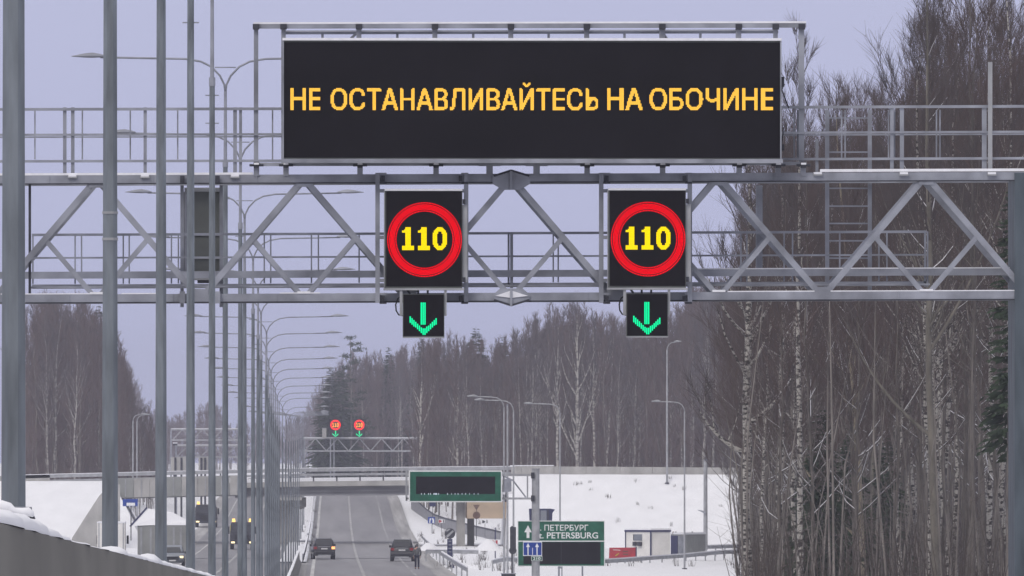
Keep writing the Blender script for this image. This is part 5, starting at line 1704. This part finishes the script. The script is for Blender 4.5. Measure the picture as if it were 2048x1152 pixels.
def ground(d):
    return RZ(d) - 0.35
def profile(x):
    return float(np.interp(x, [40, 100, 160, 200, 240, 270, 300, 340, 395, 410, 440, 450, 600, 640, 670, 700, 760, 800, 850, 900, 950, 1010, 1060, 1095, 1150, 1200, 1250, 1330, 1400, 1470, 1530, 1590, 1650, 1690, 1750, 1795, 1825, 1850, 1950, 2100],
                           [620, 605, 612, 640, 705, 770, 805, 840, 815, 803, 812, 845, 835, 775, 745, 718, 714, 708, 692, 682, 692, 688, 655, 628, 620, 642, 655, 640, 590, 470, 270, 195, 150, 165, 112, 150, 20, -60, -140, -160]))
def spot(x, d, top_jit=0.0):
    """Where a tree seen at column x and distance d stands, and the height that takes it to the wood's outline."""
    p = P(x, 870, d)
    base = ground(d)
    top = P(x, profile(x) + top_jit, d).z
    return Vector((p.x, d, base)), max(5.0, top - base)

# ---- trees with a look of their own
def special(name, label, x, d, data, mats, sc=1.0, rz=0.0, cat="tree", dz=0.0):
    p = P(x, 870, d)
    return plant(name, label, cat, tree_meshes(data, mats), Vector((p.x, d, ground(d) + dz)), sc, rz)
special("birch_tree", "thick black-and-white birch with a forked top at the edge of the roadside wood", 1489, 480,
        gen_bare(1, 21.5, 0.30, cb=0.5, nbr=34, bl=0.22, ang=(25, 55), rt=0.008, limbs=10, wob=0.014, fork=[(0.58, (32, 0.1), 0.36), (0.42, (62, 0.0), 0.16), (0.36, (70, 3.3), 0.15)], snow=True), MB)
special("birch_tree", "straight spotted birch beside the thick forked one in the roadside wood", 1564, 500,
        gen_bare(2, 23, 0.21, cb=0.5, nbr=36, bl=0.18, rt=0.008, limbs=6, wob=0.006, fork=[(0.66, (38, 0.2), 0.2)], snow=True), MB)
special("birch_tree", "slim very white birch with dense black specks, the brightest trunk of the roadside wood", 1603, 450,
        gen_bare(3, 24, 0.155, cb=0.55, nbr=30, bl=0.17, rt=0.008, limbs=4, wob=0.003), MB)
special("birch_tree", "thin pale birch between the bright birch and the leaning pale trunk", 1664, 540,
        gen_bare(4, 24, 0.15, cb=0.5, nbr=34, bl=0.18, rt=0.008, limbs=6, wob=0.008), MB)
special("aspen_tree", "smooth pale leaning aspen trunk with one long side branch in the roadside wood", 1738, 470,
        gen_bare(5, 22, 0.15, cb=0.4, nbr=30, bl=0.2, rt=0.007, limbs=5, lean=-0.065, wob=0.004, fork=[(0.18, (48, 3.05), 0.3)]), {"trunk": M_barkl, "crown": M_twign, "branch_snow": M_ice})
special("aspen_tree", "grey straight trunk just beside the leaning pale aspen", 1747, 520,
        gen_bare(6, 23, 0.17, cb=0.45, nbr=34, bl=0.2, rt=0.008, limbs=5, wob=0.004), MP)
special("aspen_tree", "stout grey trunk forking high up, near the gantry column", 1872, 430,
        gen_bare(7, 27, 0.19, cb=0.42, nbr=44, bl=0.22, rt=0.007, limbs=8, wob=0.008, lean=-0.012, fork=[(0.42, (36, 0.2), 0.35), (0.30, (55, 3.2), 0.22)], snow=True), MP)
special("birch_tree", "spotted birch standing just behind the stout grey forked trunk", 1893, 500,
        gen_bare(8, 27, 0.14, cb=0.4, nbr=40, bl=0.2, rt=0.008, limbs=6, wob=0.006), MB)
special("birch_tree", "birch nearest the gantry column at the frame edge of the roadside wood", 1982, 470,
        gen_bare(9, 28, 0.15, cb=0.4, nbr=44, bl=0.2, rt=0.008, limbs=8, wob=0.006, snow=True), MB)
special("birch_tree", "pale birch crown fanning into a wide V beyond the overpass parapet", 1155, 1330,
        gen_bare(10, 25, 0.26, cb=0.32, nbr=26, bl=0.30, ang=(16, 34), nsub=5, ntwig=5, rt=0.016, rb=2.1, limbs=22, wob=0.004, fork=[(0.30, (30, 3.1), 0.5), (0.36, (22, 0.0), 0.5)]), MFS)
special("birch_tree", "pale birch with a crooked foot beside the lamp arm, left of the V-crowned birch".replace("left of", "next to"), 1112, 1325,
        gen_bare(11, 23, 0.22, cb=0.45, nbr=20, bl=0.2, ang=(16, 40), nsub=5, ntwig=5, rt=0.016, rb=2.0, limbs=14, wob=0.012, fork=[(0.62, (40, 3.1), 0.3)]), MFS)
special("birch_tree", "pale upright birch on the woods side of the V-crowned birch", 1186, 1330,
        gen_bare(12, 23, 0.22, cb=0.5, nbr=20, bl=0.2, ang=(14, 32), nsub=5, ntwig=5, rt=0.016, rb=2.0, limbs=12, wob=0.006, fork=[(0.58, (22, 0.1), 0.35)]), MFS)
special("birch_tree", "slightly leaning pale birch, third along from the V-crowned one", 1208, 1340,
        gen_bare(13, 22, 0.2, cb=0.5, nbr=20, bl=0.19, ang=(14, 32), nsub=5, ntwig=5, rt=0.016, rb=1.4, limbs=6, lean=0.05, wob=0.006), MFS)
special("birch_tree", "pale birch standing alone among dark trunks above the railing, near the lane arrow", 845, 1340,
        gen_bare(14, 21, 0.2, cb=0.3, nbr=24, bl=0.2, ang=(16, 36), nsub=5, ntwig=5, rt=0.016, rb=2.0, limbs=14, wob=0.008, fork=[(0.5, (24, 0.2), 0.35)]), MFS)
special("birch_tree", "pale slim birch behind the green gantry board", 915, 1335,
        gen_bare(15, 20, 0.2, cb=0.35, nbr=24, bl=0.2, ang=(16, 36), nsub=5, ntwig=5, rt=0.016, rb=2.0, limbs=14, wob=0.006), MFS)
special("birch_tree", "pale birch with side branches in the wood seen past the nearest lamp post", 140, 1330,
        gen_bare(16, 15, 0.24, cb=0.35, nbr=20, bl=0.25, ang=(25, 50), nsub=5, ntwig=5, rt=0.016, rb=2.0, limbs=14, wob=0.008, fork=[(0.5, (50, 0.1), 0.35)]), MFS)
for x, d, yt, yb, lab in ((952, 1560, 652, 935, "broad dark spruce rising above the wood behind the green board"), (1007, 1600, 668, 935, "small pointed spruce tip between the broad spruce and the splice"),
                      (778, 1850, 690, 935, "dark pointed spruce above the wood near the lane arrow"), (843, 1850, 672, 935, "slim spruce tip right below the lane arrow".replace("right below", "just below")),
                      (197, 1400, 606, 935, "dark ragged conifer top beside the second lamp post")):
    p = P(x, yt, d); b = ground(d)
    k = (p.z - b) / TREE_H
    plant("spruce_tree", lab, "tree", far_spruce[0 if x in (952, 197) else 1], (p.x, d, b), k * (1.3 if x == 952 else 1.0), None, None, k)
p = P(700, 676, 1780)
plant("pine_tree", "lone pine with flat layered tufts at the tip of the wood beside the lamp arms", "tree", tree_meshes(gen_pine(77, p.z - ground(1780)), MS), (p.x, 1780, ground(1780)), 1.0, 0.8)
for x, d, yt, lab in ((661, 1775, 733, "dark spruce with wide layered boughs under the lone pine"), (682, 1790, 738, "dark spruce beside the lone pine, its lower neighbour")):
    p = P(x, yt, d); b = ground(d); k = (p.z - b) / TREE_H
    plant("spruce_tree", lab, "tree", far_spruce[x % 2], (p.x, d, b), k * 1.5, None, None, k)
for x, d, h_, lab in ((1644, 462, 0.78, "dense dark young spruce dusted with snow beside the bright birch"), (1698, 478, 0.72, "young spruce with snowy boughs behind the leaning pale aspen"),
                      (1610, 500, 0.66, "low young spruce deep in the roadside wood behind the bright birch"), (1772, 520, 0.72, "dark young spruce with snow flecks beyond the grey straight trunk")):
    plant("spruce_tree", lab, "tree", near_spruce[x % 2], (P(x, 870, d).x, d, ground(d)), h_, None)
plant("spruce_tree", "tall dark spruce beside the gantry column at the frame edge", "tree", tree_meshes(gen_spruce(540, 16.5, 1.7, nlay=46, snow=0.01, gap=0.5, base=0.42), MS), (P(2020, 870, 395).x, 395, ground(395)), 1.0, None)

# ---- the many alike: individuals first
rr = random.Random(21)
n_near = 0
for i in range(114):
    x = rr.uniform(1500, 2090) if i % 4 else rr.uniform(1800, 2090)
    d = rr.uniform(430, 800) if i < 92 else rr.uniform(430, 560)
    if i >= 92:
        x = rr.uniform(1840, 2095)
    loc, h = spot(x, d, rr.uniform(-10, 110) + (rr.uniform(0, 160) if x < 1600 else 0))
    h = min(h, 27.5) * rr.uniform(0.82, 1.0)
    birch = rr.random() < 0.36
    lacy = i >= 92 or (i % 4 == 0 and x > 1800)
    k = h / TREE_H
    w = rr.uniform(0.75, 1.15)
    if birch:
        plant("birch_tree", "slender bare spotted birch among many in the dense roadside wood", "tree", near_lacy[0] if lacy else rr.choice(near_birch), loc, k * w, None, "birches of the roadside wood", k)
    else:
        plant("bare_tree", "slender bare brown tree among many in the dense roadside wood", "tree", near_lacy[1 + i % 2] if lacy else rr.choice(near_brown), loc, k * w, None, "brown trees of the roadside wood", k)
for i in range(95):
    if i < 70:
        x = 640 + (1480 - 640) * (i + rr.random()) / 70
        d = rr.uniform(1300, 1420) if x > 850 else rr.uniform(1800, 1880)
    else:
        x, d = rr.uniform(55, 235), rr.uniform(1290, 1420)
    loc, h = spot(x, d, rr.uniform(0, 55))
    k = min(h, 27) / TREE_H
    if rr.random() < (0.5 if i < 70 else 0.22):
        plant("birch_tree", "pale-trunked bare birch in the front of the wood beyond the overpass", "tree", rr.choice(far_birch), loc, k * rr.uniform(0.9, 1.2), None, "birches beyond the overpass", k)
    else:
        plant("bare_tree", "dark bare tree in the front of the wood beyond the overpass", "tree", rr.choice(far_brown), loc, k * rr.uniform(0.8, 1.1), None, "dark trees beyond the overpass", k)

# ---- the mass of the wood behind them: one object each, copies placed with geometry nodes
def joined(meshes):
    bm = bmesh.new()
    mats = []
    vs, fs, ms, o = [], [], [], 0
    for me in meshes.values():
        n = len(me.vertices)
        co = np.empty(n * 3, np.float32); me.vertices.foreach_get("co", co)
        li = np.empty(len(me.loops), np.int32); me.loops.foreach_get("vertex_index", li)
        vs.append(co.reshape(-1, 3)); fs.append(li.reshape(-1, 4) + o); ms.append(np.full(len(li) // 4, len(mats), np.int32))
        mats.append(me.materials[0]); o += n
    bm.free()
    out = arr_mesh("tree_copy", np.concatenate(vs), np.concatenate(fs))
    for m in mats:
        out.materials.append(m)
    mi = np.concatenate(ms)
    if len(mi) == len(out.polygons):
        out.polygons.foreach_set("material_index", mi)
    return out
def wood(name, label, variants, pts):
    """pts: list of (location, width scale, height scale, angle, variant)."""
    col = bpy.data.collections.new(name + "_kinds")
    for i, ms in enumerate(variants):
        o = bpy.data.objects.new(f"{name}_kind_{i:02d}", joined(ms))
        col.objects.link(o)
    me = bpy.data.meshes.new(name)
    me.from_pydata([tuple(p[0]) for p in pts], [], [])
    for nm, typ, vals in (("wide", 'FLOAT', [p[1] for p in pts]), ("tall", 'FLOAT', [p[2] for p in pts]), ("turn", 'FLOAT', [p[3] for p in pts]), ("pick", 'INT', [p[4] for p in pts])):
        a = me.attributes.new(nm, typ, 'POINT')
        a.data.foreach_set("value", vals)
    ob = bpy.data.objects.new(name, me)
    COL.objects.link(ob)
    ob["label"] = label
    ob["kind"] = "stuff"
    ng = bpy.data.node_groups.new(name, 'GeometryNodeTree')
    ng.interface.new_socket(name="Geometry", in_out='INPUT', socket_type='NodeSocketGeometry')
    ng.interface.new_socket(name="Geometry", in_out='OUTPUT', socket_type='NodeSocketGeometry')
    N, L = ng.nodes, ng.links
    gi, go = N.new('NodeGroupInput'), N.new('NodeGroupOutput')
    ci = N.new('GeometryNodeCollectionInfo')
    ci.inputs['Collection'].default_value = col
    ci.inputs['Separate Children'].default_value = True
    ci.inputs['Reset Children'].default_value = True
    ip = N.new('GeometryNodeInstanceOnPoints')
    ip.inputs['Pick Instance'].default_value = True
    def attr(nm, typ):
        a = N.new('GeometryNodeInputNamedAttribute'); a.data_type = typ
        a.inputs['Name'].default_value = nm
        return a.outputs['Attribute']
    cr, cs = N.new('ShaderNodeCombineXYZ'), N.new('ShaderNodeCombineXYZ')
    L.new(attr("turn", 'FLOAT'), cr.inputs[2])
    w_ = attr("wide", 'FLOAT')
    L.new(w_, cs.inputs[0]); L.new(w_, cs.inputs[1]); L.new(attr("tall", 'FLOAT'), cs.inputs[2])
    L.new(attr("pick", 'INT'), ip.inputs['Instance Index'])
    L.new(gi.outputs[0], ip.inputs['Points'])
    L.new(ci.outputs[0], ip.inputs['Instance'])
    L.new(cr.outputs[0], ip.inputs['Rotation'])
    L.new(cs.outputs[0], ip.inputs['Scale'])
    L.new(ip.outputs[0], go.inputs[0])
    md = ob.modifiers.new("copies", 'NODES')
    md.node_group = ng
    return ob
def scatter(n, x0, x1, d0, d1, jit, nv, cap=27.0, wmul=1.0, seed=0, low=0.0, prefer=None):
    r_ = random.Random(seed)
    out = []
    for i in range(n):
        x, d = r_.uniform(x0, x1), r_.uniform(d0, d1)
        loc, h = spot(x, d, r_.uniform(0, jit))
        h = min(h, cap)
        if r_.random() < low:
            h *= r_.uniform(0.3, 0.7)
        k = h / TREE_H
        v = prefer[r_.randrange(len(prefer))] if prefer else r_.randrange(nv)
        out.append((loc, k * r_.uniform(0.8, 1.25) * wmul, k, r_.uniform(0, 6.28), v))
    return out
fv = far_brown + far_birch
pr = [0, 1, 2, 3, 0, 1, 2, 3, 0, 1, 2, 3, 4, 5, 6, 7]
wood("far_wood", "dense bare wood beyond the overpass, seen as one purple-brown mass", fv,
     scatter(640, 845, 1520, 1330, 1720, 75, 8, seed=1, low=0.3, prefer=pr) + scatter(260, 640, 880, 1830, 2040, 70, 8, seed=2, low=0.3, prefer=pr) + scatter(190, 40, 330, 1310, 1520, 70, 8, seed=3, low=0.35, prefer=pr))
wood("distant_wood", "low distant wood closing the view behind the row of lamp posts", fv, scatter(150, 225, 660, 2600, 3100, 22, 8, seed=4, wmul=1.3, prefer=pr))
far_dark = [tree_meshes(gen_bare(600 + i, TREE_H, 0.13, cb=0.2, nbr=38, bl=0.26, ang=(18, 48), nsub=5, ntwig=4, rt=0.014, limbs=6), {"trunk": M_barkn, "crown": M_twign}) for i in range(4)]
nv_ = near_brown + near_birch + far_dark
wood("roadside_wood", "dense thin trunks and twigs deep in the roadside wood", nv_,
     scatter(60, 1500, 1640, 560, 960, 330, 12, 27.0, 1.0, 15, 0.35, [0, 1, 2, 3, 0, 1, 2, 3, 4, 6]) + scatter(120, 1640, 2110, 560, 960, 240, 12, 27.0, 1.0, 5, 0.35, [0, 1, 2, 3, 0, 1, 2, 3, 0, 1, 2, 3, 4, 6]) + scatter(170, 1480, 2130, 900, 1090, 200, 12, 26.0, 1.2, 6, 0.4, [8, 9, 10, 11, 0, 1]) + scatter(160, 1470, 2150, 1140, 1300, 200, 12, 26.0, 1.2, 7, 0.3, [8, 9, 10, 11]))

def undergrowth(name, label, m, seed, n, hmin, hmax, lmax, d0):
    g_ = np.random.default_rng(seed)
    x = g_.uniform(1484, 2100, n)
    d = d0 + (1090 - d0) * g_.random(n)
    base = np.array([[P(a, 870, b).x, b, ground(b)] for a, b in zip(x, d)])
    h = g_.uniform(hmin, hmax, n)
    az = g_.uniform(0, 6.28, n)
    ln = g_.uniform(0.02, lmax, n)
    d1 = np.stack([np.cos(az) * ln, np.sin(az) * ln, np.ones(n)], 1)
    p1 = base + d1 * h[:, None] * 0.55
    p2 = p1 + (d1 + g_.normal(0, 0.12, (n, 3))) * h[:, None] * 0.45
    v, f = tubes_vec(np.stack([base, p1, p2], 1), np.stack([0.006 + h * 0.004, 0.005 + h * 0.003, np.full(n, 0.004)], 1), 3)
    k = 5
    bi = np.repeat(np.arange(n), k)
    u = g_.uniform(0.2, 1, n * k)[:, None]
    q = base[bi] + (p2[bi] - base[bi]) * u
    e = q + unit(g_.normal(0, 1, (n * k, 3)) * np.array([1, 1, 0.5]) + np.array([0, 0, 1.0])) * (h[bi] * 0.22)[:, None]
    tw = tubes_vec(np.stack([q, e], 1), np.stack([np.full(n * k, 0.008), np.full(n * k, 0.003)], 1), 3)
    v, f = merge([(v, f), tw])
    o = put(name, arr_mesh(name, v, f), m)
    o["kind"] = "stuff"
    o["label"] = label
undergrowth("undergrowth", "thin brown brush between the trunks of the roadside wood", M_brush, 5, 4200, 1.2, 5.5, 0.3, 380)
undergrowth("pale_saplings", "thin pale leaning saplings between the trunks of the roadside wood", M_sap, 6, 900, 4.0, 15.0, 0.16, 400)

def forest_floor():
    v, f = [], []
    ds = np.arange(200, 1092, 14.0)
    us = np.linspace(0, 1, 14)
    for d in ds:
        x0 = P(1482 + random.uniform(-3, 6), 870, d).x
        for u in us:
            v.append((x0 + u * 160, d, RZ(d) - 0.2 + random.uniform(0, .12)))
    n = len(us)
    for i in range(len(ds) - 1):
        for k in range(n - 1):
            a = i * n + k
            f.append((a, a + 1, a + 1 + n, a + n))
    o = put("forest_floor", arr_mesh("forest_floor", v, f, True), M_floor)
    o["kind"] = "structure"
forest_floor()

# ================================================================== AIR
def haze():
    m = bpy.data.materials.new("haze")
    m.use_nodes = True
    nt = m.node_tree
    nt.nodes.clear()
    out = nt.nodes.new("ShaderNodeOutputMaterial")
    pv = nt.nodes.new("ShaderNodeVolumePrincipled")
    pv.inputs["Color"].default_value = (0.82, 0.84, 1.0, 1)
    pv.inputs["Density"].default_value = HAZE
    pv.inputs["Anisotropy"].default_value = 0.0
    nt.links.new(pv.outputs[0], out.inputs["Volume"])
    o = put("haze", Geo().box(-960, 960, -110, 4300, -12.6, 31).mesh("haze"), m)
    o["kind"] = "stuff"
    o["label"] = "thin winter haze in the air"
HAZE = 0.00017
haze()

# ================================================================== DRY GRASS IN THE SNOW
def dry_grass():
    g_ = np.random.default_rng(31)
    pts = []
    for n, x0, x1, d0, d1 in ((46, 845, 1030, 860, 1090), (10, 1030, 1480, 880, 960), (40, 600, 632, 1000, 1350), (25, 840, 1000, 1130, 1330)):
        for _ in range(n):
            d = g_.uniform(d0, d1); p = P(g_.uniform(x0, x1), 900, d)
            pts.append((p.x, d, RZ(d) - 0.32, g_.uniform(0.25, 0.8)))
    # tufts poking through the snow of the embankment slope
    z0, z1 = P(1100, 949, YB).z, RZ(1095) - 0.5
    for _ in range(20):
        s_ = g_.uniform(0.05, 0.9)
        x = P(g_.uniform(1010, 1500), 960, YB).x
        pts.append((x, YB - 0.35 - 13.5 * s_, z0 + (z1 - z0) * s_ - 0.1, g_.uniform(0.2, 0.55)))
    base, tip, wid = [], [], []
    for x, y, z, h in pts:
        for _ in range(9):
            a = g_.uniform(0, 6.28); r = g_.uniform(0, 0.3)
            b = np.array([x + math.cos(a) * r, y + math.sin(a) * r, z])
            base.append(b); tip.append(b + np.array([g_.normal(0, 0.22) * h, g_.normal(0, 0.22) * h, h * g_.uniform(0.5, 1.0) + 0.12]))
    base, tip = np.array(base), np.array(tip)
    n = len(base)
    v, f = tubes_vec(np.stack([base, tip], 1), np.stack([np.full(n, 0.016), np.full(n, 0.005)], 1), 3)
    o = put("dry_grass", arr_mesh("dry_grass", v, f), M_brush)
    o["kind"] = "stuff"
    o["label"] = "dry grass tufts poking through the roadside snow"
dry_grass()
